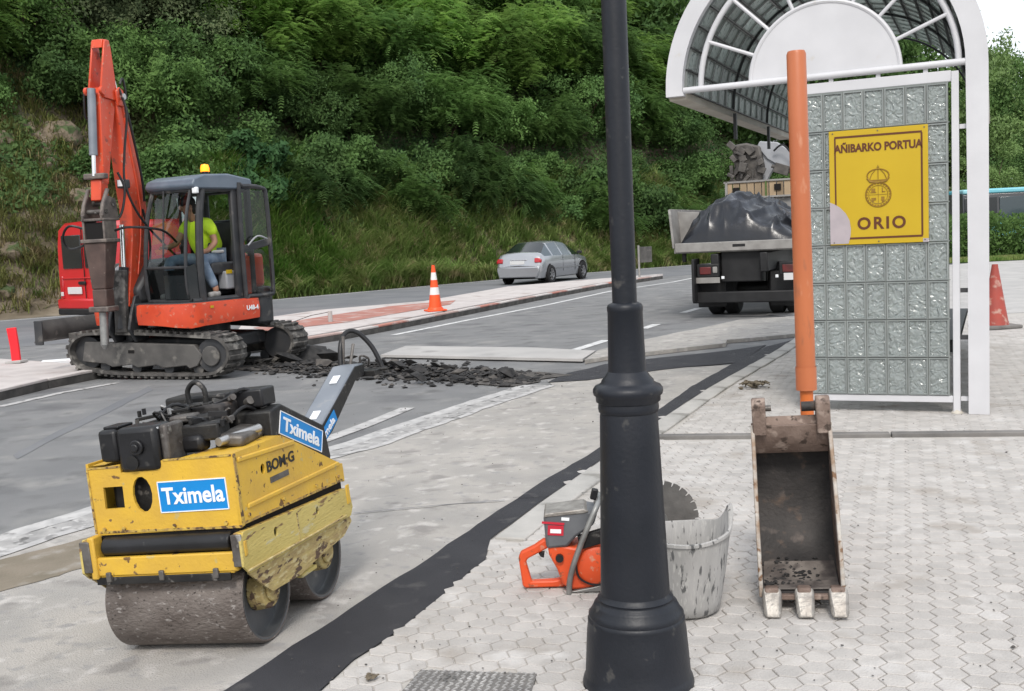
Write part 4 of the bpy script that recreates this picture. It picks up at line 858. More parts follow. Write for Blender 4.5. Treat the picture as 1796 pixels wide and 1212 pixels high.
q = MB(); q.box((.045, -.0975, .335), (.035, .003, .014), (0, 6, 0)); q.obj('label_mark', 'sticker_white', SW)
q = MB(); q.tube([(.048, -.098, -.01), (.052, -.105, .05), (.072, -.12, .13), (.115, -.125, .24), (.165, -.12, .35), (.19, -.09, .395), (.20, 0, .40), (.20, .09, .39), (.16, .12, .28)], .013, 10, sub=4); q.obj('front_handle', 'saw_steel', SW)
q = MB(); q.cyl((.012, -.086, .158), (.012, -.106, .158), .018, n=14); q.obj('fuel_cap', 'black_plastic', SW)
q = MB(); q.lathe([(.0, .10), (.075, .10), (.088, .09), (.09, .0)], 28, (.175, 0, .115), 'y'); q.obj('starter_cover', 'saw_orange', SW).matrix_local = Matrix.Scale(-1, 4, (0, 1, 0))
q = MB(); q.tube([(.10, -.10, .20), (.085, -.103, .14), (.095, -.103, .07), (.15, -.10, .035), (.21, -.10, .035)], .005, 6, sub=4); q.obj('hose', 'black_plastic', SW)
q = MB()
for k in range(6): q.box((.15+.015*k, -.092, .25+.006*k), (.006, .01, .05), (0, 20, 0))
q.box((.16, -.085, .24), (.12, .04, .06), (0, -15, 0)); q.obj('cylinder_fins', 'black_metal', SW, bevel=.003)
q = MB(); q.prism([(.04, .0), (.26, .0), (.25, .045), (.15, .02)], 'y', -.10, -.02); q.obj('foot', 'saw_steel', SW, bevel=.004)
q = MB(); q.box((.30, .05, .21), (.34, .05, .07), (0, -18, 0)); q.obj('cutting_arm', 'saw_grey', SW, bevel=.01)
q = MB(); q.prism([(.472+.185*cos(rad(t_)), .284+.185*sin(rad(t_))) for t_ in range(95, 275, 9)]+[(.49, .284)], 'y', .01, .075); q.obj('blade_guard', 'saw_steel', SW, bevel=.004)
bp = []
for k in range(26):
    t0 = 2*pi*k/26
    for r_, dt in ((.158, 0), (.175, .012), (.177, .11), (.176, .205), (.158, .215)): bp.append((.472+r_*cos(t0+dt), .284+r_*sin(t0+dt)))
q = MB(); q.prism(bp, 'y', .038, .045); q.obj('blade', 'blade', SW, smooth=False)
q = MB(); q.cyl((.472, .028, .284), (.472, .056, .284), .035, n=20); q.obj('blade_flange', 'saw_steel', SW)
q = MB(); q.box((.178, -.02, .425), (.03, .03, .05), (0, 15, 0)); q.obj('knob', 'black_plastic', SW, bevel=.006)

def plate2d(name, outer, holes, thick, m, parent, fr, bevel=0.):
    """flat sheet-metal plate with real openings"""
    c = bpy.data.curves.new(name, 'CURVE'); c.dimensions = '2D'; c.fill_mode = 'BOTH'; c.extrude = thick/2
    for P_ in [outer]+holes:
        sp = c.splines.new('POLY'); sp.points.add(len(P_)-1); sp.use_cyclic_u = True
        for p, (x, y) in zip(sp.points, P_): p.co = (x, y, 0, 1)
    t = bpy.data.objects.new(name, c); COL.objects.link(t); dg = bpy.context.evaluated_depsgraph_get(); me = bpy.data.meshes.new_from_object(t.evaluated_get(dg)); bpy.data.objects.remove(t)
    me.transform(fr); me.materials.clear(); me.materials.append(MATS[m]); me.name = name
    for p in me.polygons: p.use_smooth = False
    o = link(name, me, parent); return o
FY = Matrix.Rotation(rad(90), 4, 'X')                     # XY plane -> XZ plane, facing -Y
FX = Matrix.Rotation(rad(90), 4, 'Z') @ Matrix.Rotation(rad(90), 4, 'X')   # x->y, y->z, facing +X
# ============================================================ PEDESTRIAN ROLLER
RO = thing('pedestrian_roller', 'worn yellow twin drum walk behind roller with blue stickers in the foreground', 'road roller', (-1.365, 4.17, .004), (0, rad(-4.3), rad(-15.6)))
circ = lambda cx, cy, rx, ry, n=14: [(cx+rx*cos(2*pi*k/n), cy+ry*sin(2*pi*k/n)) for k in range(n)]
plate2d('front_panel', [(-.317, .776), (-.158, .790), (-.158, .757), (.002, .757), (.006, .792), (.076, .797), (.336, .797), (.345, .512), (-.308, .508)], [[(-.25, .702), (-.16, .702), (-.163, .614), (-.253, .614)], circ(-.074, .664, .044, .072)], .012, 'roller_yellow', RO, Matrix.Translation((0, .006, 0)) @ FY)
side = [(.0, .518), (.0, .80), (.40, .795), (.54, .735), (.925, .562), (.945, .54), (.945, .478)]
plate2d('side_panel', side, [circ(.215, .693, .018, .022)], .012, 'roller_yellow', RO, Matrix.Translation((.339, 0, 0)) @ FX)
plate2d('side_panel', side, [], .012, 'roller_yellow', RO, Matrix.Translation((-.310, 0, 0)) @ FX)
q = MB(); q.box((.013, .947, .515), (.655, .012, .085)); q.obj('rear_panel', 'roller_yellow', RO)
q = MB(); q._a([(.10, .012, .795), (.336, .012, .798), (.336, .40, .796), (.21, .40, .80)], [(0, 1, 2, 3)]); q.obj('top_flange', 'roller_yellow', RO); q = MB(); q._a([(-.30, .012, .79), (-.24, .012, .79), (-.26, .40, .79), (-.30, .40, .79)], [(0, 1, 2, 3)]); q.obj('top_flange', 'roller_yellow', RO)
q = MB(); q._a([(.342, .40, .797), (.342, .925, .564), (.20, .925, .564), (.20, .40, .80)], [(3, 2, 1, 0)]); q.obj('rear_flange', 'roller_yellow', RO)
for a_, b_ in (((.03, .768), (.50, .745)), ((.06, .578), (.90, .566))):
    q = MB(); q.box((.346, (a_[0]+b_[0])/2, (a_[1]+b_[1])/2), (.012, b_[0]-a_[0], .022), (-math.degrees(math.atan2(a_[1]-b_[1], b_[0]-a_[0])), 0, 0)); q.obj('pressed_rib', 'roller_yellow', RO, bevel=.008)
q = MB(); q.box((.339, .012, .655), (.018, .022, .285)); q.obj('corner_seam', 'roller_edge', RO, bevel=.004)
q = MB(); q.box((.01, .47, .515), (.63, .92, .02)); q.obj('floor_plate', 'black_metal', RO)
q = MB(); q.box((.0, .30, .64), (.50, .5, .2)); q.obj('engine_block', 'black_metal', RO, bevel=.02)
text('lettering', 'Tximela', .092, 'sticker_white', RO, F_(.152, -.0035, .648), .0022, sx=.92)
q = MB(); q.box((.151, -.001, .648), (.300, .003, .122)); q.obj('sticker', 'sticker_blue', RO)
q = MB()
for c_, d_ in (((.151, -.002, .7085), (.304, .004, .004)), ((.151, -.002, .5875), (.304, .004, .004)), ((.001, -.002, .648), (.004, .004, .122)), ((.301, -.002, .648), (.004, .004, .122))): q.box(c_, d_)
q.obj('sticker_border', 'sticker_white', RO, smooth=False)
def FXr(y, z, x, tilt=0): return Matrix.Translation((x, y, z)) @ FX @ Matrix.Rotation(rad(tilt), 4, 'Z')
text('lettering', 'BOM·G', .062, 'black_metal', RO, FXr(.365, .690, .3465, 0), .0015, sx=1.25)
q = MB(); q.box((.346, .34, .635), (.003, .16, .024)); q.obj('name_plate', 'dusty_metal', RO)
for c_, d_ in (((.025, -.001, .518), (.64, .004, .010)), ((-.312, -.001, .645), (.008, .004, .26)), ((.19, -.001, .7945), (.30, .004, .007)), ((-.235, -.001, .781), (.15, .004, .007)), ((.3465, .47, .504), (.003, .90, .010))):
    q = MB(); q.box(c_, d_, (-2.4 if c_[0] > .34 else 0, 0 if c_[0] != .025 else .6, 0)); q.obj('worn_edge', 'roller_edge', RO)
q = MB(); q.box((.018, .47, .425), (.62, .93, .18)); q.obj('gap_shade_block', 'hole', RO)  # near-black block stands in for shade in the gap between body and skirts
for x in (-.27, -.18, .05, .28): q = MB(); q.cyl((x, -.001, .532), (x, -.008, .532), .009, n=6); q.obj('bolt', 'roller_edge', RO)
for y, z in ((.06, .545), (.35, .535), (.65, .52), (.88, .51)): q = MB(); q.cyl((.345, y, z), (.352, y, z), .008, n=6); q.obj('bolt', 'roller_edge', RO)
# engine with air filter, exhaust, starter
q = MB(); q.box((-.060, .055, .845), (.185, .14, .178)); q.obj('air_filter', 'black_plastic', RO, bevel=.022)
q = MB(); q.cyl((-.055, -.018, .855), (-.055, -.030, .855), .030, n=20); q.cyl((-.055, -.03, .855), (-.055, -.040, .855), .016, n=14); q.obj('filter_knob', 'black_plastic', RO, bevel=.004)
q = MB(); q.cyl((-.085, -.016, .795), (-.085, -.022, .795), .028, n=16); q.obj('filter_port', 'black_metal', RO)
q = MB(); q.box((-.197, .07, .865), (.085, .15, .130)); q.obj('muffler', 'black_plastic', RO, bevel=.016)
q = MB(); q.box((-.19, .07, .935), (.07, .10, .012)); q.obj('muffler_cap', 'black_plastic', RO, bevel=.004)
q = MB(); q.box((.048, .075, .85), (.035, .13, .165)); q.obj('filter_bracket', 'dusty_metal', RO, bevel=.012)
q = MB(); q.box((.12, .20, .87), (.16, .14, .07), (0, 0, 12)); q.obj('battery_tray', 'black_metal', RO, bevel=.01)
q = MB(); q.box((.10, .15, .83), (.10, .08, .07)); q.obj('starter_motor', 'black_plastic', RO, bevel=.02)
q = MB(); q.box((-.03, .33, .90), (.34, .2, .05), (0, -3, 0)); q.obj('flywheel_housing', 'black_metal', RO, bevel=.015)
q = MB(); q.box((.06, .42, .915), (.16, .22, .09)); q.obj('fuel_tank', 'bucket_in', RO, bevel=.015)
q = MB(); q.box((-.10, .25, .945), (.24, .025, .014), (0, -6, 8)); q.box((-.06, .30, .955), (.25, .02, .01), (0, -5, -5)); q.obj('throttle_link', 'black_metal', RO, bevel=.003)
q = MB(); q.box((.22, .30, .825), (.12, .28, .05), (0, 8, 10)); q.obj('exhaust_shield', 'dusty_metal', RO, bevel=.015)
q = MB(); q.cyl((.22, .12, .83), (.27, .36, .84), .018, n=12); q.obj('exhaust_pipe', 'bright_steel', RO)
q = MB(); q.box((.02, .22, .925), (.10, .10, .03), (0, 0, 10)); q.obj('rocker_cover', 'dusty_metal', RO, bevel=.01)
q = MB()
for k in range(6): q.box((-.02+.025*k, .27, .87), (.008, .12, .06))
q.obj('cooling_fins', 'dusty_metal', RO)['kind'] = 'stuff'
q = MB(); q.tube([(-.035+.001, .36, .95), (-.04, .36, 1.02), (-.0, .36, 1.055), (.04, .36, 1.02), (.038, .36, .95)], .011, 10, sub=5); q.obj('lifting_ring', 'black_metal', RO)
q = MB(); q.box((0, .36, .957), (.14, .05, .02)); q.obj('lifting_beam', 'black_metal', RO, bevel=.004)
for k, P_ in enumerate(([(.0, .28, .88), (.06, .18, .93), (.12, .25, .90), (.15, .36, .88)], [(-.12, .2, .9), (-.05, .25, .98), (.02, .34, .93)], [(.1, .40, .96), (.18, .44, 1.0), (.24, .50, .93)], [(.16, .3, .88), (.2, .4, .93), (.22, .52, .86)])):
    q = MB(); q.tube(P_, .008, 7, sub=5); q.obj('hose', 'black_plastic', RO)
for x, y, z, r_ in ((.18, .45, .94, .018), (.13, .40, .965, .014), (.21, .50, .90, .016), (-.14, .3, .93, .02)):
    q = MB(); q.cyl((x, y, z), (x+.03, y-.02, z+.012), r_, n=12); q.obj('fitting', 'dusty_metal', RO)
rdq = random.Random(31)
for k in range(26):
    x, y = rdq.uniform(-.18, .22), rdq.uniform(.14, .46); z = .885+rdq.uniform(0, .075); q = MB()
    if k % 3 == 0: q.cyl((x, y, z), (x, y, z+.025), .009, n=6); nm_ = 'bolt'
    elif k % 3 == 1: q.box((x, y, z), (rdq.uniform(.03, .08), .014, .02), (0, rdq.uniform(-20, 20), rdq.uniform(0, 90))); nm_ = 'bracket'
    else: q.tube([(x, y, z), (x+rdq.uniform(-.05, .05), y-.03, z+.035), (x+rdq.uniform(-.09, .09), y+rdq.uniform(-.05, .05), z-.01)], .005, 6, sub=4); nm_ = 'cable'
    q.obj(nm_, ['dusty_metal', 'black_metal', 'bright_steel', 'black_plastic'][k % 4], RO)
q = MB(); q.box((.02, .012, .90), (.02, .01, .05)); q.obj('white_label', 'sticker_white', RO)
# black console at the rear with sticker
hs = [(.40, .60), (.42, .90), (.52, .915), (.90, .752), (.93, .60), (.905, .565), (.5, .56)]
q = MB(); q.prism(hs, 'x', .02, .302); q.obj('console_housing', 'black_metal', RO, bevel=.01)
q = MB(); q.box((-.05, .50, .94), (.30, .16, .10)); q.obj('hydraulic_tank', 'black_metal', RO, bevel=.012)
q = MB(); q.box((.18, .50, .955), (.16, .12, .08)); q.obj('control_box', 'black_plastic', RO, bevel=.01)
an = -math.degrees(math.atan2(.160, .375))
stf = FXr(.665, .762, .3035, an)
q = MB(stf); q.box((0, 0, 0), (.40, .098, .002)); q.obj('sticker', 'sticker_blue', RO)
q = MB(stf)
for c_, d_ in (((0, .049, .001), (.404, .004, .003)), ((0, -.049, .001), (.404, .004, .003)), ((.2, 0, .001), (.004, .1, .003)), ((-.2, 0, .001), (.004, .1, .003))): q.box(c_, d_)
q.obj('sticker_border', 'sticker_white', RO, smooth=False)
text('lettering', 'Tximela', .082, 'sticker_white', RO, stf @ Matrix.Translation((0, -.003, .002)), .0020, sx=1.30)
# steering handle
q = MB(); q.prism([(.90, .535), (.88, .60), (1.24, .765), (1.62, .955), (1.74, .952), (1.72, .885), (1.60, .87), (1.25, .66)], 'x', .035, .165); q.obj('drawbar', 'handle_grey', RO, bevel=.008)
q = MB(); q.prism([(1.0, .578), (1.0, .640), (1.62, .945), (1.74, .945), (1.72, .89), (1.60, .875), (1.25, .668)], 'x', .164, .170); q.obj('drawbar_side', 'black_metal', RO, bevel=.001)
stg = FXr(1.17, .675, .1715, 26.5); q = MB(stg); q.box((0, 0, 0), (.30, .06, .002)); q.obj('sticker', 'sticker_blue', RO); text('lettering', 'Tximela', .05, 'sticker_white', RO, stg @ Matrix.Translation((0, -.002, .002)), .0012, sx=1.5)
for y, z in ((1.22, .758), (1.50, .898)): q = MB(); q.box((.10, y, z+.0), (.04, .07, .004), (26, 0, 0)); q.obj('drawbar_label', 'sticker_white', RO)
q = MB(); q.tube([(.02, 1.76, .90), (.015, 1.80, 1.04), (.03, 1.86, 1.115), (.08, 1.90, 1.11), (.15, 1.92, 1.02), (.20, 1.92, .89)], .014, 10, sub=5); q.obj('hand_loop', 'black_plastic', RO)
q = MB(); q.tube([(.02, 1.78, .91), (.03, 1.82, 1.10)], .011, 8); q.tube([(.08, 1.74, .92), (.075, 1.84, 1.05)], .009, 8); q.obj('loop_stay', 'dusty_metal', RO)
q = MB(); q.box((.12, 1.80, .89), (.20, .10, .03)); q.cyl((.02, 1.84, .90), (.26, 1.84, .90), .012, n=10); q.obj('control_head', 'black_metal', RO, bevel=.006)
q = MB(); q.tube([(.14, 1.76, .92), (.16, 1.72, .99), (.18, 1.78, .97), (.15, 1.84, .93)], .006, 6, sub=4); q.obj('control_lever', 'dusty_metal', RO)
# drum frame, skirts, scraper
sk = [(-.072, .375), (-.070, .475), (-.042, .503), (.915, .448), (.935, .352), (.905, .318), (-.035, .340)]
sk2 = [(-.035, .338), (.905, .316), (.918, .288), (.82, .245), (.51, .222), (.37, .205), (.125, .216), (.078, .25), (-.023, .330)]
for sg in (1, -1):
    fr_ = Matrix.Translation((.368 if sg > 0 else -.345, 0, 0)) @ FX
    plate2d('skirt_panel', sk, [circ(.20, .437, .016, .020), circ(.58, .425, .014, .018)] if sg > 0 else [], .010, 'roller_faded', RO, fr_)
    plate2d('skirt_lower', sk2, [], .008, 'roller_rusty', RO, Matrix.Translation(((.362 if sg > 0 else -.339), 0, 0)) @ FX)
    q = MB(); q.box(((.350 if sg > 0 else -.327), -.064, .437), (.045, .012, .125)); q.obj('skirt_edge', 'dusty_metal', RO, bevel=.004)
    q = MB(); q.box(((.350 if sg > 0 else -.327), .43, .470), (.042, .96, .008), (-3.2, 0, 0)); q.obj('skirt_top', 'roller_edge', RO, bevel=.003)
for c_, d_ in (((.374, .90, .42), (.006, .035, .09)), ((.374, -.045, .44), (.006, .02, .06))): q = MB(); q.box(c_, d_); q.obj('skirt_tab', 'roller_yellow', RO, bevel=.003)
q = MB(); q.box((.374, .39, .40), (.004, .006, .13)); q.obj('weld_seam', 'roller_rusty', RO)
q = MB(); q.box((.374, .40, .342), (.012, .90, .010), (-1.4, 0, 0)); q.obj('skirt_fold', 'roller_rusty', RO, bevel=.003)
q = MB(); q.box((.015, -.042, .392), (.64, .025, .075)); q.box((.015, -.02, .352), (.60, .06, .012)); q.obj('front_beam', 'roller_yellow', RO, bevel=.006)
q = MB(); q.cyl((-.268, -.012, .464), (.305, -.012, .464), .038, n=24); q.obj('water_pipe', 'black_plastic', RO, bevel=.006)
q = MB(); q.box((.01, .05, .47), (.60, .03, .12)); q.obj('inner_plate', 'hole', RO)
q = MB(); q.box((.0, -.052, .336), (.60, .012, .03)); q.obj('scraper', 'black_metal', RO, bevel=.003)
for x in (-.24, .0, .24): q = MB(); q.box((x, -.056, .352), (.022, .018, .04)); q.obj('scraper_bracket', 'dusty_metal', RO, bevel=.004)
q = MB(); q.box((-.30, -.035, .43), (.03, .06, .17)); q.obj('frame_end', 'roller_yellow', RO, bevel=.006)
for cy_ in (.176, .690):
    q = MB(); q.lathe([(.178, -.305), (.193, -.311), (.2, -.304), (.2, .304), (.193, .311), (.178, .305)], 72, (0, cy_, .2), 'x'); q.obj('drum', 'drum', RO, ang=50)
    for sg in (-1, 1):
        q = MB(); q.lathe([(.0, sg*.262), (.17, sg*.262), (.178, sg*.275), (.180, sg*.309), (.188, sg*.310)], 48, (0, cy_, .2), 'x'); q.obj('drum_end', 'drum_end', RO, ang=50)
        q = MB(); q.cyl((sg*.262, cy_, .21), (sg*.33, cy_, .21), .085, .075, 22); q.cyl((sg*.33, cy_, .21), (sg*.345, cy_, .21), .05, n=16); q.obj('hub_motor', 'roller_rusty', RO, bevel=.006)
q = MB(); q.box((.34, .47, .225), (.02, .10, .075)); q.box((.34, .47, .19), (.035, .14, .02)); q.obj('tie_bracket', 'roller_faded', RO, bevel=.006)
q = MB(); q.box((0, .43, .31), (.5, .12, .1)); q.obj('centre_frame', 'black_metal', RO)

# ============================================================ MINI EXCAVATOR
EX = thing('mini_excavator', 'orange tracked mini excavator with raised arm carrying a hydraulic breaker', 'excavator', (-4.34, 14.72, 0))
EO = Vector((-4.34, 14.72, 0))
def frm(x, y, yaw, z=0, pitch=0): return Matrix.Translation((x-EO.x, y-EO.y, z)) @ Matrix.Rotation(rad(yaw), 4, 'Z') @ Matrix.Rotation(rad(pitch), 4, 'Y')
TF = frm(-4.34, 14.72, -20, .02, 1.2)
for sg in (-1, 1):
    yy = sg*.76; hw = .20
    path = [(a_*.94-.04, b_) for a_, b_ in [(-1.02, .08), (-.5, .035), (.5, .035), (1.02, .06), (1.20, .13), (1.31, .24), (1.33, .36), (1.27, .47), (1.14, .545), (.9, .56), (0, .59), (-.9, .585), (-1.12, .55), (-1.25, .47), (-1.32, .35), (-1.28, .22), (-1.18, .13)]]
    m_ = len(path); q = MB(TF); fine = []
    for i in range(m_):
        p0, p1, p2, p3 = [Vector(path[(i+k) % m_]) for k in (-1, 0, 1, 2)]
        for k in range(5):
            t = k/5; fine.append(.5*((2*p1)+(-p0+p2)*t+(2*p0-5*p1+4*p2-p3)*t*t+(-p0+3*p1-3*p2+p3)*t**3))
    nf = len(fine); vs = []; fs = []; nm = []
    for i in range(nf):
        d = (fine[(i+1) % nf]-fine[i-1]).normalized(); nm.append(Vector((d.y, -d.x)))
    for i in range(nf):
        for o_, ww in ((0, -hw), (0, hw), (.035, hw), (.035, -hw)): p = fine[i]-nm[i]*o_; vs.append((p.x, yy+ww, p.y))
    for i in range(nf):
        j = (i+1) % nf
        for k in range(4): fs.append((4*i+k, 4*i+(k+1) % 4, 4*j+(k+1) % 4, 4*j+k))
    q._a(vs, fs)
    tot = 0; nxt = 0; L_ = .105
    for i in range(nf):
        a_, b_ = fine[i], fine[(i+1) % nf]; sl_ = (b_-a_).length
        while nxt < tot+sl_:
            p = a_.lerp(b_, (nxt-tot)/sl_); n_ = nm[i]; an = math.degrees(math.atan2((b_-a_).y, (b_-a_).x)); c_ = p+n_*.014
            for s2 in (-1, 1): q.box((c_.x, yy+s2*hw*.5+.0, c_.y), (.05, hw*.93, .034), (0, -an, s2*9))
            nxt += L_
        tot += sl_
    q.obj('track_belt', 'rubber', EX, ang=30)
    ys = yy+sg*.12
    q = MB(TF); q.prism([(-1.08, .20), (-1.02, .46), (.68, .44), (.80, .30), (.72, .17), (.60, .13), (.55, .17), (.2, .13), (.1, .17), (-.2, .13), (-.3, .17), (-.6, .13), (-.7, .17)], 'y', ys-.05, ys+.05); q.obj('track_frame', 'track_frame', EX, bevel=.012)
    q = MB(TF); q.cyl((.93, yy-.15, .30), (.93, yy+.15, .30), .22, n=28); q.obj('sprocket', 'exc_dark', EX, bevel=.01)
    q = MB(TF); q.cyl((.93, yy+sg*.15, .30), (.93, yy+sg*.185, .30), .13, n=24); q.obj('final_drive', 'track_frame', EX, bevel=.012)
    q = MB(TF); q.cyl((-1.03, yy-.1, .31), (-1.03, yy+.1, .31), .22, n=28); q.obj('idler', 'exc_dark', EX, bevel=.01)
    for x in (-.75, -.25, .25, .7): q = MB(TF); q.cyl((x, yy-.12, .13), (x, yy+.12, .13), .075, n=14); q.obj('track_roller', 'exc_dark', EX)
    q = MB(TF); q.box((-.28, ys+sg*.055, .34), (.09, .006, .04)); q.obj('frame_slot', 'hole', EX)
q = MB(TF); q.box((0, 0, .40), (1.5, 1.25, .18)); q.obj('undercarriage', 'exc_dark', EX, bevel=.03)
q = MB(TF); q.cyl((0, 0, .48), (0, 0, .70), .50, n=32); q.obj('slew_ring', 'exc_dark', EX, bevel=.01)
bl = [(-.10, .04), (-.03, .08), (0, .16), (-.01, .25), (-.06, .34), (-.09, .33), (-.05, .25), (-.04, .16), (-.07, .09)]
q = MB(TF @ Matrix.Translation((-1.68, 0, .40))); q.prism([(x, z) for x, z in bl], 'y', -1.02, 1.02); q.obj('dozer_blade', 'track_frame', EX, bevel=.008)
for s2 in (-1, 1): q = MB(TF @ Matrix.Translation((-1.68, 0, .40))); q.box((0, s2*1.02, .18), (.13, .025, .32)); q.obj('blade_end', 'exc_dark', EX, bevel=.006)
for s2 in (-.42, .42): q = MB(TF); q.box((-1.22, s2, .50), (.95, .11, .12), (0, -4, 0)); q.obj('blade_arm', 'track_frame', EX, bevel=.015)
HF = frm(-4.34, 14.72, -122)
# house outline with rounded corners: counter-clockwise from the boom opening
def rnd_outline(x0, x1, y0, y1, rr_):
    P_ = []
    for cx_, cy_, a0 in ((x1-rr_[0], y1-rr_[0], 0), (x0+rr_[1], y1-rr_[1], 90), (x0+rr_[1], y0+rr_[1], 180), (x1-rr_[0], y0+rr_[0], 270)):
        r_ = rr_[0] if a0 in (0, 270) else rr_[1]
        for k in range(7): t_ = rad(a0+15*k); P_.append((cx_+r_*cos(t_), cy_+r_*sin(t_)))
    return P_
ho = rnd_outline(-.64, .92, -.90, .90, (.28, .3))
q = MB(HF); q.prism(ho, 'z', .72, .98); q.obj('house_deck', 'exc_dark', EX, bevel=.02)
def strip(pts, z0, z1, th_, m, nm_, fr):
    q = MB(fr); P_ = [Vector(p) for p in pts]; n_ = len(P_); vs = []
    for i, p in enumerate(P_):
        d = (P_[min(i+1, n_-1)]-P_[max(i-1, 0)]).normalized(); o_ = Vector((d.y, -d.x))
        a0 = z0(i/(n_-1)) if callable(z0) else z0
        for r_, z in ((.01, a0+.02), (th_, a0), (th_+.015, (a0+z1)/2), (th_, z1), (0., z1+.012)): vs.append((p.x+o_.x*r_, p.y+o_.y*r_, z))
    fs = [(5*i+k, 5*i+k+1, 5*i+5+k+1, 5*i+5+k) for i in range(n_-1) for k in range(4)]+[(0, 1, 2, 3, 4), tuple(5*(n_-1)+k for k in (4, 3, 2, 1, 0))]
    q._a(vs, [f[::-1] for f in fs]); q.obj(nm_, m, EX)
front = [(.92, .10), (.92, .45), (.92, .62)]+ho[1:7]+[(.3, .90), (-.1, .90), (-.34, .90)]
strip(front, lambda t: .655+.05*abs(t-.55)*2, .955, .045, 'exc_orange', 'skirt_panel', HF)
strip([(.3, -.90), (.64, -.90)]+ho[22:28]+[(.92, -.55)], .70, 1.02, .045, 'exc_orange', 'skirt_panel', HF)
q = MB(HF); q.prism(rnd_outline(-.76, -.36, -.93, .93, (.06, .25)), 'z', .60, 1.10); q.obj('counterweight', 'exc_dark', EX, bevel=.04)
q = MB(HF); q.prism(rnd_outline(-.72, -.38, -.84, .84, (.06, .25)), 'z', 1.10, 1.55); q.obj('engine_hood', 'exc_orange', EX, bevel=.05)
q = MB(HF); q.prism([(.80, .98), (.85, 1.15), (.55, 1.50), (-.38, 1.55), (-.38, .98)], 'y', -.86, -.02); q.obj('side_hood', 'exc_dark', EX, bevel=.05)
q = MB(HF); q.box((.60, -.45, 1.48), (.42, .28, .06), (0, 28, 0)); q.obj('tank_cover', 'crane_grey', EX, bevel=.03)
text('lettering', 'U48-4', .085, 'sticker_white', EX, HF @ Matrix.Translation((-.20, .966, .84)) @ Matrix.Rotation(pi, 4, 'Z') @ FY, .003)
q = MB(HF); q.box((.84, .84, .90), (.14, .01, .05), (0, 0, -45)); q.obj('warning_label', 'sticker_white', EX)
q = MB(HF); q.box((.50, .962, .905), (.05, .006, .03)); q.obj('warning_label', 'sign_yellow', EX)
# cab: pillars, roof, panes
CX0 = -.38
def pil(p0, p1, r_=.035, nm_='cab_pillar', m='exc_dark'): q = MB(HF); q.tube([p0, p1], r_, 8); q.obj(nm_, m, EX)
def bar(pts, r_=.03, nm_='cab_frame', m='exc_dark', sub=4): q = MB(HF); q.tube(pts, r_, 8, sub=sub); q.obj(nm_, m, EX)
bar([(.52, .84, .98), (.54, .84, 1.3), (.50, .84, 2.0), (.42, .84, 2.42)], .05)
bar([(.70, .80, .98), (.74, .80, 1.3), (.66, .78, 2.0), (.54, .78, 2.42)], .022)
bar([(.70, .05, .98), (.74, .05, 1.3), (.66, .05, 2.0), (.52, .05, 2.42)], .03)
q = MB(HF); q.box((-.10, .84, 1.71), (.11, .07, 1.48)); q.obj('cab_pillar', 'exc_dark', EX, bevel=.02)
pil((-.36, .84, .98), (-.36, .84, 2.42), .045); pil((-.36, .05, .98), (-.36, .05, 2.42), .045); pil((.1, .05, .98), (.1, .05, 2.42), .02)
pil((.69, .34, 1.5), (.60, .34, 2.4), .012, 'wiper_arm')
for z in (.99, 2.40):
    bar([(-.36, .84, z), (.56 if z > 2 else .70, .84, z)], .035, sub=0); bar([(-.36, .05, z), (.56 if z > 2 else .70, .05, z)], .03, sub=0); bar([(.54 if z > 2 else .70, .05, z), (.54 if z > 2 else .70, .84, z)], .035, sub=0); bar([(-.36, .05, z), (-.36, .84, z)], .035, sub=0)
bar([(.735, .05, 1.42), (.735, .84, 1.42)], .02, sub=0)
q = MB(HF); q.prism([(-.42, 2.44), (-.40, 2.54), (-.0, 2.60), (.42, 2.585), (.58, 2.53), (.62, 2.45), (.58, 2.40), (-.40, 2.40)], 'y', .0, .90); q.obj('cab_roof', 'exc_roof', EX, bevel=.045)
def pane(pts, nm_='window_pane', m='cab_glass'): q = MB(HF); q._a(pts, [(0, 1, 2, 3)]); q.obj(nm_, m, EX, smooth=False)
pane([(.735, .07, 1.44), (.735, .82, 1.44), (.54, .82, 2.38), (.54, .07, 2.38)], 'windscreen')
pane([(.72, .07, 1.0), (.72, .82, 1.0), (.745, .82, 1.40), (.745, .07, 1.40)], 'lower_windscreen')
pane([(-.34, .05, 1.5), (.65, .05, 1.5), (.5, .05, 2.38), (-.34, .05, 2.38)])
pane([(-.37, .07, 1.6), (-.37, .82, 1.6), (-.37, .82, 2.38), (-.37, .07, 2.38)], 'rear_window')
q = MB(HF); q.box((.73, .60, 1.20), (.02, .45, .38)); q.obj('front_kick_panel', 'dark_glass', EX, bevel=.01)
q = MB(HF); q.prism([(.74, .99), (.76, 1.42), (.62, 1.46), (.50, 1.05), (.48, .99)], 'y', .825, .845); q.obj('corner_panel', 'dark_glass', EX)
q = MB(HF); q.box((.16, .43, .995), (1.06, .80, .03)); q.obj('cab_floor', 'exc_dark', EX)
q = MB(HF); q.box((-.24, .84, 1.25), (.20, .02, .54)); q.obj('rear_side_panel', 'exc_orange', EX)
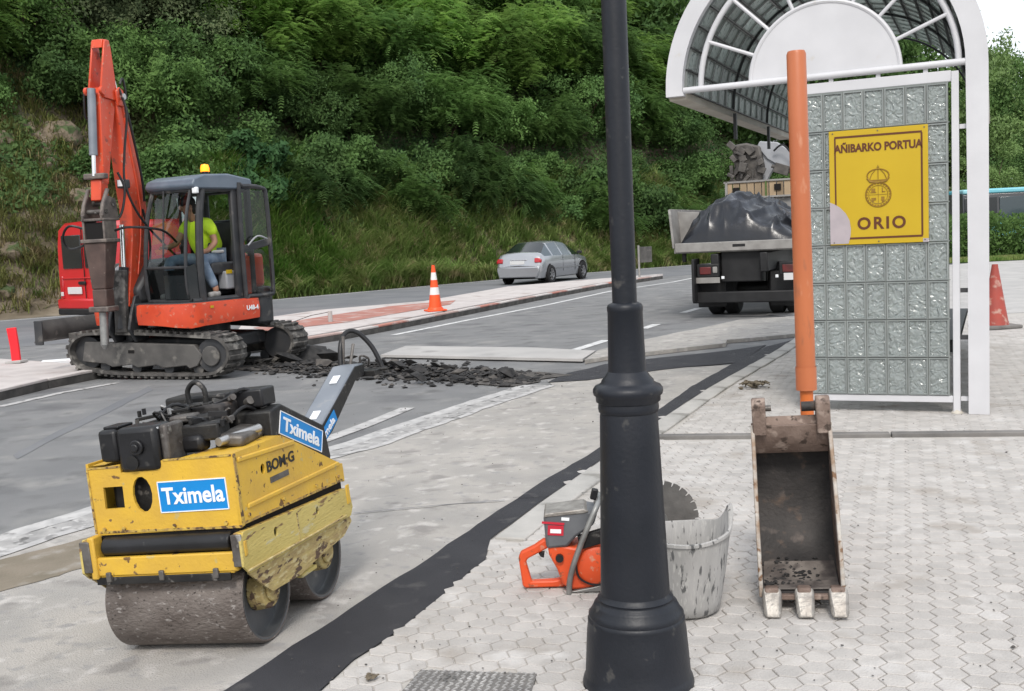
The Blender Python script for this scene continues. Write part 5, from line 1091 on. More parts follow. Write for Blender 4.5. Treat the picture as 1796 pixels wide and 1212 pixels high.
# open door folded back along the cab side
DF = HF @ Matrix.Translation((-.16, .90, 0)) @ Matrix.Rotation(rad(-5), 4, 'Z')
q = MB(DF); q.tube([(0, 0, 1.02), (0, 0, 2.36), (-.06, 0, 2.44), (-.38, 0, 2.42), (-.45, 0, 2.32), (-.47, 0, 1.75), (-.47, 0, 1.08), (-.42, 0, 1.0), (-.05, 0, .99)], .030, 8, closed=True, sub=3); dr = q.obj('cab_door', 'exc_dark', EX)
q = MB(DF); q.box((-.235, 0, 1.66), (.46, .035, .10), (0, 12, 0)); q.obj('door_rail', 'exc_dark', dr, bevel=.01)
q = MB(DF); q._a([(-.02, .0, 1.72), (-.45, .0, 1.76), (-.45, .0, 2.38), (-.02, .0, 2.40)], [(0, 1, 2, 3)]); q.obj('door_pane', 'cab_glass', dr, smooth=False)
q = MB(DF); q._a([(-.02, .02, 1.04), (-.44, .02, 1.04), (-.44, .02, 1.48), (-.30, .02, 1.60), (-.02, .02, 1.62)], [(0, 1, 2, 3, 4)]); q.obj('door_lower_pane', 'cab_glass', dr, smooth=False)
q = MB(DF); q.tube([(-.05, .05, 1.66), (-.2, .07, 1.78), (-.38, .05, 1.74)], .012, 6, sub=4); q.obj('door_handle', 'crane_grey', dr)
# work lamps, beacon, mirror
q = MB(HF); q.box((.56, .88, 2.38), (.05, .08, .08)); q.obj('work_lamp', 'sticker_white', EX, bevel=.012)
q = MB(HF); q.cyl((-.05, .42, 2.58), (-.05, .42, 2.66), .045, n=16); q.obj('beacon_base', 'black_plastic', EX)
q = MB(HF); q.lathe([(.058, 2.66), (.058, 2.71), (.045, 2.75), (.0, 2.76)], 20, (-.05, .42, 0)); q.obj('beacon_lens', 'beacon', EX)
# seat and controls
q = MB(HF); q.box((-.16, .38, 1.38), (.46, .46, .12)); q.box((-.30, .40, 1.72), (.09, .44, .60), (0, -8, 0)); q.obj('seat', 'black_plastic', EX, bevel=.04)
q = MB(HF); q.box((-.14, .38, 1.18), (.40, .42, .30)); q.obj('seat_base', 'exc_dark', EX, bevel=.02)
for y in (.12, .66):
    q = MB(HF); q.box((.02, y, 1.38), (.42, .12, .16)); q.obj('armrest_console', 'exc_dark', EX, bevel=.03)
    q = MB(HF); q.tube([(.16, y, 1.45), (.19, y, 1.66)], .014, 6); q.ball((.19, y, 1.68), (.025, .025, .04), 6); q.obj('joystick', 'black_plastic', EX)
q = MB(HF); q.tube([(.52, .30, 1.0), (.42, .30, 1.45)], .014, 6); q.tube([(.52, .44, 1.0), (.42, .44, 1.45)], .014, 6); q.obj('travel_lever', 'exc_dark', EX)
q = MB(HF); q.box((-.10, .70, 1.22), (.30, .16, .24)); q.obj('side_box', 'crane_grey', EX, bevel=.02)
q = MB(HF); q.box((.0, .785, 1.33), (.10, .01, .05)); q.obj('yellow_tag', 'sign_yellow', EX)
# swing bracket, boom, arm (boom plane: r forward, z up)
BF = frm(-4.96, 14.10, -105)
q = MB(BF); q.cyl((-.08, 0, .50), (-.08, 0, 1.12), .11, n=18); q.obj('swing_post', 'exc_dark', EX)
q = MB(BF)
for s2 in (-1, 1): q.prism([(-.15, .50), (.12, .48), (.26, .66), (.20, .84), (.08, 1.08), (-.06, 1.10), (-.15, .9)], 'y', s2*.13, s2*.17)
q.obj('swing_bracket', 'exc_dark', EX, bevel=.01)
cen = [(.02, .92, .11), (-.10, 1.35, .13), (-.22, 1.8, .15), (-.275, 2.2, .17), (-.24, 2.5, .18), (-.16, 2.9, .14), (-.09, 3.3, .10), (-.03, 3.62, .085)]
Fp, Bp = [], []
for i, (r_, z, h_) in enumerate(cen):
    a_ = Vector(cen[max(i-1, 0)][:2]); b_ = Vector(cen[min(i+1, len(cen)-1)][:2]); d = (b_-a_).normalized(); n_ = Vector((d.y, -d.x)); Fp.append((r_+n_.x*h_, z+n_.y*h_)); Bp.append((r_-n_.x*h_, z-n_.y*h_))
q = MB(BF); q.prism(Fp+Bp[::-1], 'y', -.095, .095); q.obj('boom', 'exc_orange', EX, bevel=.012)
q = MB(BF)
for s2 in (-1, 1): q.tube([(Fp[k][0]*.5+Bp[k][0]*.5-.02, s2*.10, cen[k][1]) for k in range(1, 8)], .010, 6)
q.obj('boom_weld', 'exc_orange', EX)
q = MB(BF)
for s2 in (-1, 1): q.prism([(-.10, 3.5), (.06, 3.5), (.08, 3.68), (.0, 3.74), (-.08, 3.70)], 'y', s2*.10, s2*.13)
q.obj('boom_tip', 'exc_orange', EX, bevel=.01)
q = MB(BF); q.cyl((-.03, -.17, 3.62), (-.03, .17, 3.62), .04, n=12); q.obj('boom_pin', 'bright_steel', EX)
q = MB(BF); q.cyl((.17, 0, .66), (.03, 0, 1.45), .065, n=16); q.cyl((.03, 0, 1.45), (.0, 0, 2.0), .035, n=12, mi=1); q.obj('boom_cylinder', ['exc_dark', 'chrome'], EX)
q = MB(BF); q.prism([(.13, .62), (.22, .62), (.16, 1.42), (.08, 1.42)], 'y', -.085, .085); q.obj('cylinder_guard', 'rubber', EX, bevel=.015)
q = MB(BF); q.box((-.02, .06, 2.52), (.09, .14, .11)); q.obj('boom_lamp', 'exc_dark', EX, bevel=.012)
q = MB(BF); q.box((.03, .06, 2.53), (.012, .10, .08)); q.obj('boom_lamp_lens', 'sticker_white', EX)
q = MB(BF); q.cyl((-.38, 0, 2.3), (-.22, 0, 3.3), .055, n=14); q.cyl((-.22, 0, 3.3), (.04, 0, 4.2), .03, n=12, mi=1); q.obj('arm_cylinder', ['exc_dark', 'chrome'], EX)
# arm
q = MB(BF)
for s2 in (-1, 1): q.prism([(.07, 4.22), (.10, 4.31), (.19, 4.30), (.33, 3.72), (.28, 3.58), (.0, 3.56)], 'y', s2*.070, s2*.098)
q.prism([(.10, 4.24), (.10, 4.32), (.21, 4.31), (.23, 4.20)], 'y', -.075, .075)
q.obj('arm_rear_bracket', 'exc_orange', EX, bevel=.008)
q = MB(BF); q.prism([(.02, 3.56), (.04, 3.70), (.24, 3.72), (.34, 3.62), (.40, 2.55), (.30, 2.50), (.20, 2.9)], 'y', -.070, .070); q.obj('arm', 'exc_orange', EX, bevel=.010)
for s2 in (-1, 1): q = MB(BF); q.cyl((.34, s2*.09, 3.66), (.34, s2*.13, 3.66), .05, n=12); q.obj('arm_boss', 'exc_orange', EX)
q = MB(BF); q.cyl((.40, 0, 3.68), (.47, 0, 2.86), .052, n=16); q.cyl((.47, 0, 2.86), (.49, 0, 2.60), .028, n=12, mi=1); q.obj('breaker_cylinder', ['handle_grey', 'chrome'], EX)
q = MB(BF); q.box((.46, 0, 2.60), (.10, .30, .07)); q.obj('cylinder_clevis', 'breaker_clamp', EX, bevel=.015)
q = MB(BF); q.prism([(.33, 2.28), (.33, 2.56), (.47, 2.56), (.50, 2.30)], 'y', -.075, .075); q.obj('arm_tip', 'exc_orange', EX, bevel=.012)
q = MB(BF)
for s2 in (-1, 1): q.prism([(.30, 2.32), (.46, 2.36), (.62, 2.16), (.62, 2.05), (.26, 2.05)], 'y', s2*.12, s2*.15); q.tube([(.44, s2*.135, 2.44), (.56, s2*.135, 2.24), (.60, s2*.135, 2.1)], .03, 6)
q.obj('coupler', 'breaker_clamp', EX, bevel=.01)
q = MB(BF); q.cyl((.38, -.16, 2.27), (.38, .16, 2.27), .04, n=12); q.cyl((.52, -.16, 2.16), (.52, .16, 2.16), .03, n=12); q.obj('coupler_pin', 'dusty_metal', EX)
bc = .47
q = MB(BF)
for s2 in (-1, 1): q.box((bc, s2*.145, 1.92), (.26, .03, .30))
q.box((bc, 0, 2.06), (.28, .33, .035)); q.box((bc, 0, 1.80), (.31, .37, .045)); q.obj('breaker_cradle', 'breaker_clamp', EX, bevel=.01)
q = MB(BF); q.box((bc, 0, 1.92), (.22, .24, .22)); q.obj('breaker_head', 'hole', EX)
q = MB(BF); q.prism([(bc-.13, -.155), (bc+.13, -.155), (bc+.13, .155), (bc-.13, .155)], 'z', 1.78, 1.20, b_poly=[(bc-.05, -.10), (bc+.12, -.10), (bc+.12, .10), (bc-.05, .10)]); q.prism([(bc-.05, -.10), (bc+.12, -.10), (bc+.12, .10), (bc-.05, .10)], 'z', 1.20, .98); q.obj('breaker_body', 'breaker', EX, bevel=.015)
q = MB(BF); q.box((bc+.05, 0, .95), (.24, .28, .07)); q.obj('breaker_nose', 'breaker_clamp', EX, bevel=.015)
q = MB(BF); q.cyl((bc+.06, 0, .93), (bc+.09, 0, .50), .055, .05, 18); q.cyl((bc+.09, 0, .50), (bc+.093, 0, .45), .05, .02, 18); q.obj('chisel', 'saw_steel', EX)
for P_ in ([(.0, .12, 3.72), (-.0, .20, 3.4), (.10, .19, 2.9), (.18, .22, 2.5), (.05, .30, 2.1), (-.35, .35, 1.75), (-.6, .4, 1.55)], [(.25, .17, 2.65), (.22, .23, 2.45), (.30, .24, 2.2), (.36, .22, 2.08)], [(-.02, -.13, 3.70), (.05, -.20, 3.55), (.22, -.24, 3.35), (.24, -.22, 3.7)], [(.47, .22, 1.92), (.5, .45, 1.95), (.2, .7, 1.9), (-.2, .65, 1.75)], [(.47, -.2, 1.95), (.55, -.38, 2.0), (.50, -.52, 1.86), (.42, -.5, 1.72), (.42, -.3, 1.75), (.45, -.2, 1.85)], [(-.32, .11, 2.2), (-.40, .13, 1.8), (-.3, .13, 1.3), (-.1, .12, 1.0)], [(-.12, .12, 3.5), (-.20, .14, 3.1), (-.33, .13, 2.6), (-.36, .12, 2.3)], [(-.04, .11, 3.78), (-.10, .12, 3.85), (-.14, .12, 3.6)]):
    q = MB(BF); q.tube(P_, .016, 7, sub=5); q.obj('hydraulic_hose', 'black_plastic', EX)

# ============================================================ OPERATOR
PW = Matrix.Translation(EO) @ HF; PO = PW @ Vector((-.06, .42, 0)); PE = thing('person', 'seated operator in a bright yellow tee shirt and jeans leaning forward in the excavator cab', 'person', (PO.x, PO.y, 0), (0, 0, rad(-122)))
def skin(name, J, E_, m, parent, sub=2, ox=.12, oy=-.42):
    me = bpy.data.meshes.new(name); me.from_pydata([(p[0]+ox, p[1]+oy, p[2]) for p, r in J], E_, []); o = bpy.data.objects.new(name, me); COL.objects.link(o)
    md = o.modifiers.new('Skin', 'SKIN'); md.use_smooth_shade = True
    for i, (p, r) in enumerate(J): me.skin_vertices[0].data[i].radius = r if isinstance(r, tuple) else (r, r); me.skin_vertices[0].data[i].use_root = (i == 0)
    sb = o.modifiers.new('Sub', 'SUBSURF'); sb.levels = sub; sb.render_levels = sub
    dg = bpy.context.evaluated_depsgraph_get(); m2 = bpy.data.meshes.new_from_object(o.evaluated_get(dg)); bpy.data.objects.remove(o); m2.name = name
    m2.materials.clear(); m2.materials.append(MATS[m]); m2.polygons.foreach_set('use_smooth', [True]*len(m2.polygons)); r_ = link(name, m2, parent); return r_
body = [((-.12, .42, 1.50), (.13, .16)), ((-.04, .42, 1.70), (.11, .15)), ((.08, .42, 1.90), (.10, .17)), ((.16, .42, 2.03), (.055, .06)), ((.22, .42, 2.11), (.065, .06)), ((.26, .42, 2.19), (.10, .08)), ((.25, .42, 2.28), (.075, .065)),
        ((.08, .61, 1.96), .055), ((.06, .70, 1.72), .042), ((.20, .70, 1.62), .034), ((.28, .66, 1.60), .035), ((.10, .23, 1.96), .055), ((.24, .15, 1.72), .042), ((.44, .22, 1.68), .034), ((.50, .24, 1.68), .034),
        ((-.08, .54, 1.48), .085), ((.30, .68, 1.50), .065), ((.20, .79, 1.14), .045), ((-.08, .30, 1.48), .085), ((.44, .26, 1.50), .065), ((.50, .26, 1.12), .045), ((.19, .79, 1.07), .04), ((.48, .26, 1.06), .04)]
skin('body', body, [(0, 1), (1, 2), (2, 3), (3, 4), (4, 5), (5, 6), (2, 7), (7, 8), (8, 9), (9, 10), (2, 11), (11, 12), (12, 13), (13, 14), (0, 15), (15, 16), (16, 17), (0, 18), (18, 19), (19, 20), (17, 21), (20, 22)], 'skin', PE)
sh = [((-.13, .42, 1.54), (.17, .225)), ((-.05, .42, 1.70), (.17, .235)), ((.07, .42, 1.90), (.15, .24)), ((.13, .42, 2.0), (.09, .12)), ((.075, .62, 1.95), .092), ((.06, .70, 1.80), .080), ((.09, .22, 1.95), .092), ((.17, .16, 1.82), .080)]
skin('tee_shirt', sh, [(0, 1), (1, 2), (2, 3), (2, 4), (4, 5), (2, 6), (6, 7)], 'hivis', PE)
jn = [((-.13, .42, 1.49), (.14, .17)), ((-.07, .54, 1.48), .105), ((.12, .62, 1.51), .10), ((.31, .68, 1.50), .088), ((.25, .74, 1.30), .072), ((.20, .79, 1.13), .064), ((-.07, .30, 1.48), .105), ((.2, .27, 1.51), .095), ((.46, .26, 1.50), .082), ((.48, .26, 1.30), .068), ((.50, .26, 1.12), .062)]
skin('jeans', jn, [(0, 1), (1, 2), (2, 3), (3, 4), (4, 5), (0, 6), (6, 7), (7, 8), (8, 9), (9, 10)], 'jeans', PE)
for x, y in ((.22, .79), (.53, .26)):
    skin('shoe', [((x-.09, y, 1.055), (.042, .045)), ((x, y, 1.05), (.045, .045)), ((x+.12, y, 1.04), (.036, .045))], [(0, 1), (1, 2)], 'shoe', PE)
q = MB(Matrix.Translation((.12, -.42, 0))); q.ball((.23, .42, 2.255), (.112, .094, .088), 8); q.ball((.19, .42, 2.18), (.08, .088, .105), 8); q.obj('hair', 'hair', PE)
q = MB(Matrix.Translation((.12, -.42, 0))); q.ball((.362, .42, 2.18), (.02, .014, .028), 6); q.obj('nose', 'skin', PE)
for y in (.508, .332): q = MB(Matrix.Translation((.12, -.42, 0))); q.ball((.26, y, 2.17), (.022, .012, .03), 6); q.obj('ear', 'skin', PE)
q = MB(Matrix.Translation((.12, -.42, 0)))
for y in (.39, .45): q.ball((.340, y, 2.205), (.012, .014, .009), 5)
q.box((.345, .42, 2.135), (.012, .045, .008)); q.obj('eyes_and_mouth', 'hair', PE)
for hx, hy, hz in ((.28, .66, 1.60), (.50, .24, 1.68)):
    q = MB(Matrix.Translation((.12, -.42, 0)))
    for k in range(4): q.tube([(hx, hy-.03+.02*k, hz+.012), (hx+.055-.004*abs(k-1.5), hy-.03+.02*k, hz+.01), (hx+.075-.005*abs(k-1.5), hy-.03+.02*k, hz-.02)], [.010, .009, .008], 6)
    q.tube([(hx-.02, hy-.035, hz), (hx+.02, hy-.058, hz-.01), (hx+.045, hy-.06, hz-.02)], [.011, .010, .008], 6); q.obj('fingers', 'skin', PE)
q = MB(Matrix.Translation((.12, -.42, 0))); q.tube([(-.115+.150*cos(rad(t_)), .42+.192*sin(rad(t_)), 1.60) for t_ in range(0, 360, 30)], .022, 6, closed=True); q.obj('reflective_band', 'cone_white', PE)

# ============================================================ SILVER CAR
def wheel(parent, x, y, r_, wd, sg, z=None):
    z = r_ if z is None else z
    q = MB(); q.lathe([(r_*.62, -wd/2), (r_*.93, -wd/2), (r_, -wd/2+.03), (r_, wd/2-.03), (r_*.93, wd/2), (r_*.62, wd/2)], 36, (x, y, z), 'y'); t_ = q.obj('tyre', 'tyre', parent)
    q = MB(); yo = y+sg*(wd/2-.02)
    q.lathe([(0, 0), (r_*.16, 0), (r_*.18, -sg*.015), (r_*.5, -sg*.02), (r_*.60, sg*.01), (r_*.63, sg*.01)], 30, (x, yo, z), 'y')
    for k in range(7): a_ = 2*pi*k/7; q.box((x+r_*.36*cos(a_), yo+sg*.006, z+r_*.36*sin(a_)), (r_*.44, .02, r_*.12), (0, -math.degrees(a_), 0))
    q.obj('rim', 'rim', parent)
def loft(ST, full=True):
    """stations (x, [(y,z)...] half section, right side mirrored) -> verts, faces keyed by (station, strip)"""
    n_ = len(ST[0][1]); V = []; Fc = {}
    for x, P_ in ST: V += [(x, y, z) for y, z in P_]+[(x, -y, z) for y, z in P_[::-1][1:]]
    m_ = 2*n_-1
    for i in range(len(ST)-1):
        for k in range(m_-1): Fc[(i, k if k < n_-1 else 2*n_-3-k, k >= n_-1)] = (i*m_+k, (i+1)*m_+k, (i+1)*m_+k+1, i*m_+k+1)
    return V, Fc, m_
CAR = thing('silver_car', 'silver five door hatchback driving away on the far carriageway', 'car', (.33, 36.5, .004), (0, 0, rad(62)))
def sec(hl, hb, zb, hr, zr): return [(0, .20), (hl, .21), (hb, .42), (hb+.005, zb-.16), (hb-.03, zb), (hr, zr-.045), (hr*.82, zr), (0, zr+.025)]
raw_st = [(0, .62, .70, .60, .64, .62), (.03, .74, .79, .64, .72, .66), (.07, .77, .82, .80, .74, .88), (.14, .79, .84, .90, .74, 1.03), (.36, .80, .85, .93, .70, 1.07), (.92, .80, .86, .93, .56, 1.38), (1.02, .80, .86, .93, .55, 1.395), (1.70, .80, .865, .92, .56, 1.42), (1.78, .80, .865, .92, .56, 1.42), (2.42, .80, .86, .91, .55, 1.375), (2.55, .8, .86, .91, .57, 1.33), (3.15, .80, .85, .90, .66, 1.0), (3.3, .79, .84, .87, .66, .97), (3.85, .76, .80, .78, .6, .84), (4.12, .68, .72, .64, .54, .68), (4.2, .6, .62, .5, .5, .55)]
V, Fc, m_ = loft([(x, sec(*r_)) for x, *r_ in raw_st])
def carpart(nm_, mt, cond, V=V, Fc=Fc, par=None, grow_=0.):
    q = MB(); fs = [f for k, f in Fc.items() if cond(*k)]; q._a(V, fs)
    o = q.obj(nm_, mt, par, ang=58 if nm_ == 'body' else 30); bm = bmesh.new(); bm.from_mesh(o.data)
    bmesh.ops.delete(bm, geom=[v for v in bm.verts if not v.link_faces], context='VERTS'); bmesh.ops.recalc_face_normals(bm, faces=bm.faces[:]) if nm_ == 'body' else None; bm.to_mesh(o.data); bm.free(); return o
rear_g = lambda i, k, r: k in (5, 6) and i == 4
ws = lambda i, k, r: k in (5, 6) and i == 10
sg_ = lambda i, k, r: k == 4 and i in (5, 6, 8, 9, 10) and i != 7
isg = lambda i, k, r: rear_g(i, k, r) or ws(i, k, r) or (k == 4 and i in (4, 6, 8, 10)) 
carpart('body', 'silver', lambda i, k, r: not isg(i, k, r), par=CAR)
carpart('rear_window', 'dark_glass', rear_g, par=CAR); carpart('windscreen', 'dark_glass', ws, par=CAR)
for i_ in (4, 6, 8, 10):
    for r_ in (False, True): carpart('side_window', 'side_glass' if i_ != 10 else 'dark_glass', lambda i, k, r, i_=i_, r_=r_: k == 4 and i == i_ and r == r_, par=CAR)
q = MB(); q.prism([(-.62, .62), (-.70, .5), (-.64, .28), (.64, .28), (.70, .5), (.62, .62)], 'x', -.02, .0); q.obj('rear_cap', 'silver', CAR)
q = MB(); q.prism([(-.79, .60), (-.80, .48), (-.72, .24), (.72, .24), (.80, .48), (.79, .60)], 'x', -.05, .16); q.obj('bumper', 'silver', CAR, bevel=.035)
for s2 in (-1, 1):
    q = MB(); q.box((.085, s2*.70, .80), (.12, .20, .155), (0, 12, s2*-8)); q.obj('tail_light', 'tail_red', CAR, bevel=.02)
    q = MB(); q.box((.14, s2*.805, .78), (.20, .05, .11), (0, 0, s2*-6)); q.obj('tail_light', 'tail_red', CAR, bevel=.015)
    q = MB(); q.box((3.0, s2*.92, .98), (.12, .16, .11)); q.obj('door_mirror', 'black_plastic', CAR, bevel=.02)
    q = MB(); q.box((2.1, s2*.873, .50), (2.1, .01, .035)); q.obj('side_moulding', 'rim', CAR)
    for x in (1.72, 2.72): q = MB(); q.box((x, s2*.868, .66), (.012, .008, .56)); q.obj('door_gap', 'hole', CAR)
    for x in (1.52, 2.5): q = MB(); q.box((x+.1, s2*.875, .80), (.16, .02, .025)); q.obj('door_handle', 'silver', CAR, bevel=.006)
    for x in (.78, 3.38):
        q = MB(); q.lathe([(0, -.05), (.36, -.05), (.36, .055), (0, .055)], 30, (x, s2*.81, .33), 'y'); q.obj('wheel_arch', 'hole', CAR); wheel(CAR, x, s2*.79, .31, .20, s2)
q = MB(); q.box((.035, .05, .74), (.03, .54, .12)); q.obj('number_plate', 'plate', CAR, bevel=.006)
q = MB(); q.box((.055, 0, .825), (.03, .62, .025)); q.obj('plate_trim', 'chrome', CAR, bevel=.004)
q = MB(); q.box((2.1, 0, .24), (3.8, 1.4, .12)); q.obj('underbody', 'hole', CAR)

# ============================================================ RED VAN
VAN = thing('red_van', 'red panel van parked behind the excavator breaker with dark rear windows', 'van', (-10.12, 26.0, 0), (0, 0, rad(55)))
vs_ = lambda hw, z: [(0, .35), (hw-.06, .35), (hw, .55), (hw, 1.3), (hw-.04, 1.9), (hw-.12, z-.15), (hw-.35, z-.02), (0, z)]
V2, F2, _ = loft([(x, vs_(h_+.09, z+.03)) for x, h_, z in ((0, .97, 2.40), (.06, 1.0, 2.44), (2.7, 1.0, 2.46), (3.0, .98, 2.30), (3.6, .95, 1.35), (4.2, .85, 1.05))])
q = MB(); q._a(V2, list(F2.values())+[tuple(range(15))]); q.obj('body', 'van_red', VAN, ang=35)
for y in (-.45, .45):
    q = MB(); q.box((-.012, y, 1.75), (.03, .78, .80), (0, 0, 0)); q.obj('rear_window', 'dark_glass', VAN, bevel=.06)
q = MB(); q.box((-.02, 0, 1.35), (.01, .02, 1.9)); q.obj('door_gap', 'hole', VAN)
q = MB(); q.box((-.06, 0, .50), (.22, 1.96, .26)); q.obj('bumper', 'van_red', VAN, bevel=.05)
q = MB(); q.box((-.04, 0, .32), (.30, 1.9, .16)); q.obj('bumper_skirt', 'truck_black', VAN, bevel=.04)
q = MB(); q.box((-.03, .42, .82), (.03, .56, .17)); q.obj('number_plate', 'plate', VAN, bevel=.01)
q = MB(); q.box((-.03, .10, 1.0), (.05, .28, .08)); q.obj('door_handle', 'truck_black', VAN, bevel=.02)
q = MB(); q.box((-.02, 0, 1.12), (.02, 1.9, .03)); q.obj('pressed_line', 'van_red', VAN, bevel=.01)
for s2 in (-1, 1):
    q = MB(); q.box((.02, s2*.95, .90), (.10, .12, .55)); q.obj('tail_light', 'tail_red', VAN, bevel=.03)
    q = MB(); q.box((-.012, s2*.95, .74), (.06, .10, .10)); q.obj('reversing_light', 'tail_white', VAN, bevel=.01)
    for x in (.95, 3.4): wheel(VAN, x, s2*.88, .34, .22, s2)
q = MB(); q.box((2.0, -1.0, 1.45), (.9, .01, .55)); q.obj('side_window', 'dark_glass', VAN)

# ============================================================ LORRY
TR = thing('tipper_lorry', 'grey flatbed lorry seen from behind with its rear flap lowered', 'lorry', (3.3, 19.2, 0), (0, 0, rad(-22)))
q = MB(); q.box((.75+.02, .03, 1.275), (2.14+.1, .07, .165)); q.obj('rear_sill', 'bed_grey', TR, bevel=.012)
q = MB(); q.box((.72, 3.0, 1.22), (2.2, 5.9, .09)); q.obj('bed_floor', 'bed_grey', TR, bevel=.01)
q = MB(); q.box((.78, -.004, 1.285), (.22, .01, .05)); q.obj('rear_latch', 'truck_black', TR, bevel=.01)
q = MB(); q.prism([(-.40, 1.27), (-.46, 1.96), (-.42, 1.97), (-.36, 1.27)], 'y', .02, 5.8); q.obj('side_board', 'bed_grey', TR, bevel=.008)
q = MB(); q.prism([(-.37, 1.27), (-.43, 1.93), (-.02, 1.90), (-.10, 1.6), (-.22, 1.27)], 'y', .6, .64); q.obj('corner_board', 'bed_grey', TR, bevel=.006)
q = MB(); q.box((1.86, 3.0, 1.6), (.05, 5.8, .65)); q.obj('side_board', 'bed_grey', TR, bevel=.008)
q = MB(); q.box((.72, 5.95, 1.7), (2.2, .08, 1.0)); q.obj('headboard', 'bed_grey', TR, bevel=.01)
q = MB(); q.box((-.23, .2, 1.10), (.07, .06, .16)); q.obj('hinge', 'truck_black', TR, bevel=.01)
q = MB()
for x in (.35, 1.2): q.box((x, 3.4, .98), (.14, 6.8, .34))
q.box((.78, .25, .95), (.70, .2, .62)); q.obj('chassis', 'truck_black', TR, bevel=.02)
q = MB(); q.box((.86, .10, .38), (1.86, .12, .20)); q.obj('underrun_bar', 'truck_black', TR, bevel=.02)
for x0 in (.23, 1.66):
    q = MB(); q.box((x0, .02, .86), (.40, .10, .24)); lb = q.obj('light_housing', 'truck_black', TR, bevel=.02)
    q = MB(); q.box((x0-.04, -.035, .86), (.20, .03, .13)); q.obj('tail_light', 'lorry_red', TR, bevel=.01)
    q = MB(); q.box((x0+.13, -.035, .87), (.08, .03, .11)); q.obj('reversing_light', 'bed_grey', TR, bevel=.01)
q = MB(); q.box((.23, -.03, .69), (.42, .02, .10)); q.obj('number_plate', 'bed_grey', TR, bevel=.004)
q = MB(); q.box((.49, .0, .73), (.05, .04, .05)); q.box((1.42, .0, .73), (.05, .04, .05)); q.obj('marker_lamp', 'sticker_white', TR, bevel=.006)
q = MB(); q.box((1.62, -.03, .72), (.16, .02, .12)); q.obj('rear_label', 'plate', TR)
for c_, d_ in (((-.0, .05, .70), (.05, .5, .75)), ((.22, .35, .50), (.50, .05, .62)), ((1.50, .35, .50), (.50, .05, .62))): q = MB(); q.box(c_, d_); q.obj('mudguard', 'truck_black', TR, bevel=.02)
for y in (1.25, 5.9+.4):
    for s2, x in ((-1, .14), (1, 1.56)):
        for dx in ((0, .30) if y < 3 else (0,)):
            q = MB(); xx = x-s2*dx*.9 if False else x+(-s2*0)+(dx if s2 < 0 else -dx)
            q.lathe([(.26, -.12), (.42, -.13), (.47, -.09), (.47, .09), (.42, .13), (.26, .12)], 32, (xx, y, .47), 'x'); q.obj('tyre', 'tyre', TR)
            q = MB(); q.lathe([(0, .08), (.26, .10)], 24, (xx, y, .47), 'x'); q.lathe([(.26, -.10), (0, -.08)], 24, (xx, y, .47), 'x'); q.obj('rim', 'truck_black', TR)
q = MB(); q.cyl((.3, 1.25, .47), (1.5, 1.25, .47), .12, n=12); q.obj('axle', 'truck_black', TR)
q = MB(); q.prism([(6.3, .7), (8.2, .6), (8.3, 1.5), (7.9, 2.5), (6.4, 2.6)], 'x', -.28, 1.88); q.obj('cab', 'truck_black', TR, bevel=.08)
# tarpaulin load: creased sheet over a heap
TP = MB(); nx, ny = 110, 90
def tz(a_, b_):
    x = -.30+2.12*a_; y = .10+3.0*b_; e_ = (1-abs(2*a_-1)**2.6); e2 = (1-abs(2*b_-1)**3.5)
    e_ = max(0, e_); base = 1.30+(.86*(1-1.0*max(0, a_-.48)**1.3))*(e_**.62)*(max(0, e2)**.5)
    f1 = max(0, 1-abs(noise.noise(Vector((x*1.1+y*1.4, (y-x*.55)*2.6, 1.3)))*2)); f2 = max(0, 1-abs(noise.noise(Vector((x*3.1-y*1.0, (y+x*.8)*1.3, 5.)))*2)); f3 = noise.noise(Vector((x*5, y*5, 2.)))
    fold = .10*(f1**2.2-.35)+.085*(f2**2.5-.3)+.020*f3
    return x, y, base+fold*min(1, e_*e2*3)
TP._a([tz(i/nx, j/ny) for i in range(nx+1) for j in range(ny+1)], [(i*(ny+1)+j, (i+1)*(ny+1)+j, (i+1)*(ny+1)+j+1, i*(ny+1)+j+1) for i in range(nx) for j in range(ny)])
tp = TP.obj('tarpaulin_load', 'tarp', None, ang=70); tp.location = (3.3, 19.2, 0); tp.rotation_euler = (0, 0, rad(-22)); tag(tp, 'heap under a creased black plastic sheet on the back of the lorry', 'tarpaulin')
CR = thing('slatted_crate', 'wooden slatted side panel standing on the lorry above the black sheet', 'crate', (3.3, 19.2, 0), (0, 0, rad(-22)))
rd = random.Random(9)
for k in range(16):
    q = MB(); q.box((0, 0, 0), (.125, .035, .33+rd.uniform(-.01, .01))); q.obj('slat', 'wood', CR, loc=(.05+.145*k, 3.2, 2.33), rot=(0, 0, rd.uniform(-.03, .03)))
q = MB(); q.box((1.1, 3.17, 2.50), (2.3, .03, .035)); q.box((1.1, 3.17, 2.18), (2.3, .03, .035)); q.obj('rail', 'bed_grey', CR)
q = MB(); q.box((.0, 3.18, 2.34), (.05, .05, .36)); q.obj('corner_post', 'bed_grey', CR)
q = MB(); q.box((1.1, 3.9, 2.1), (2.2, 1.3, .5)); q.obj('crate_base', 'bed_grey', CR)
for x, z in ((.20, 2.33), (1.02, 2.36)): q = MB(); q.box((x, 3.165, z), (.13, .03, .12)); q.obj('slot', 'hole', CR)
q = MB(); q.box((.79, 3.17, 2.34), (.03, .03, .3)); q.obj('green_slat', 'leaf_light', CR)
GR = thing('loader_crane', 'grey folded loader crane with dark clamshell grab above the lorry load', 'crane', (3.3, 19.2, 0), (0, 0, rad(-22)))
q = MB(); q.prism([(.08, 3.2), (.10, 2.5), (.25, 2.42), (.62, 2.45), (.70, 2.8), (.62, 3.22), (.35, 3.3), (.12, 3.28)], 'y', 3.6, 4.3); q.obj('grab_shell', 'grab', GR, bevel=.04)
q = MB(); rd = random.Random(5)
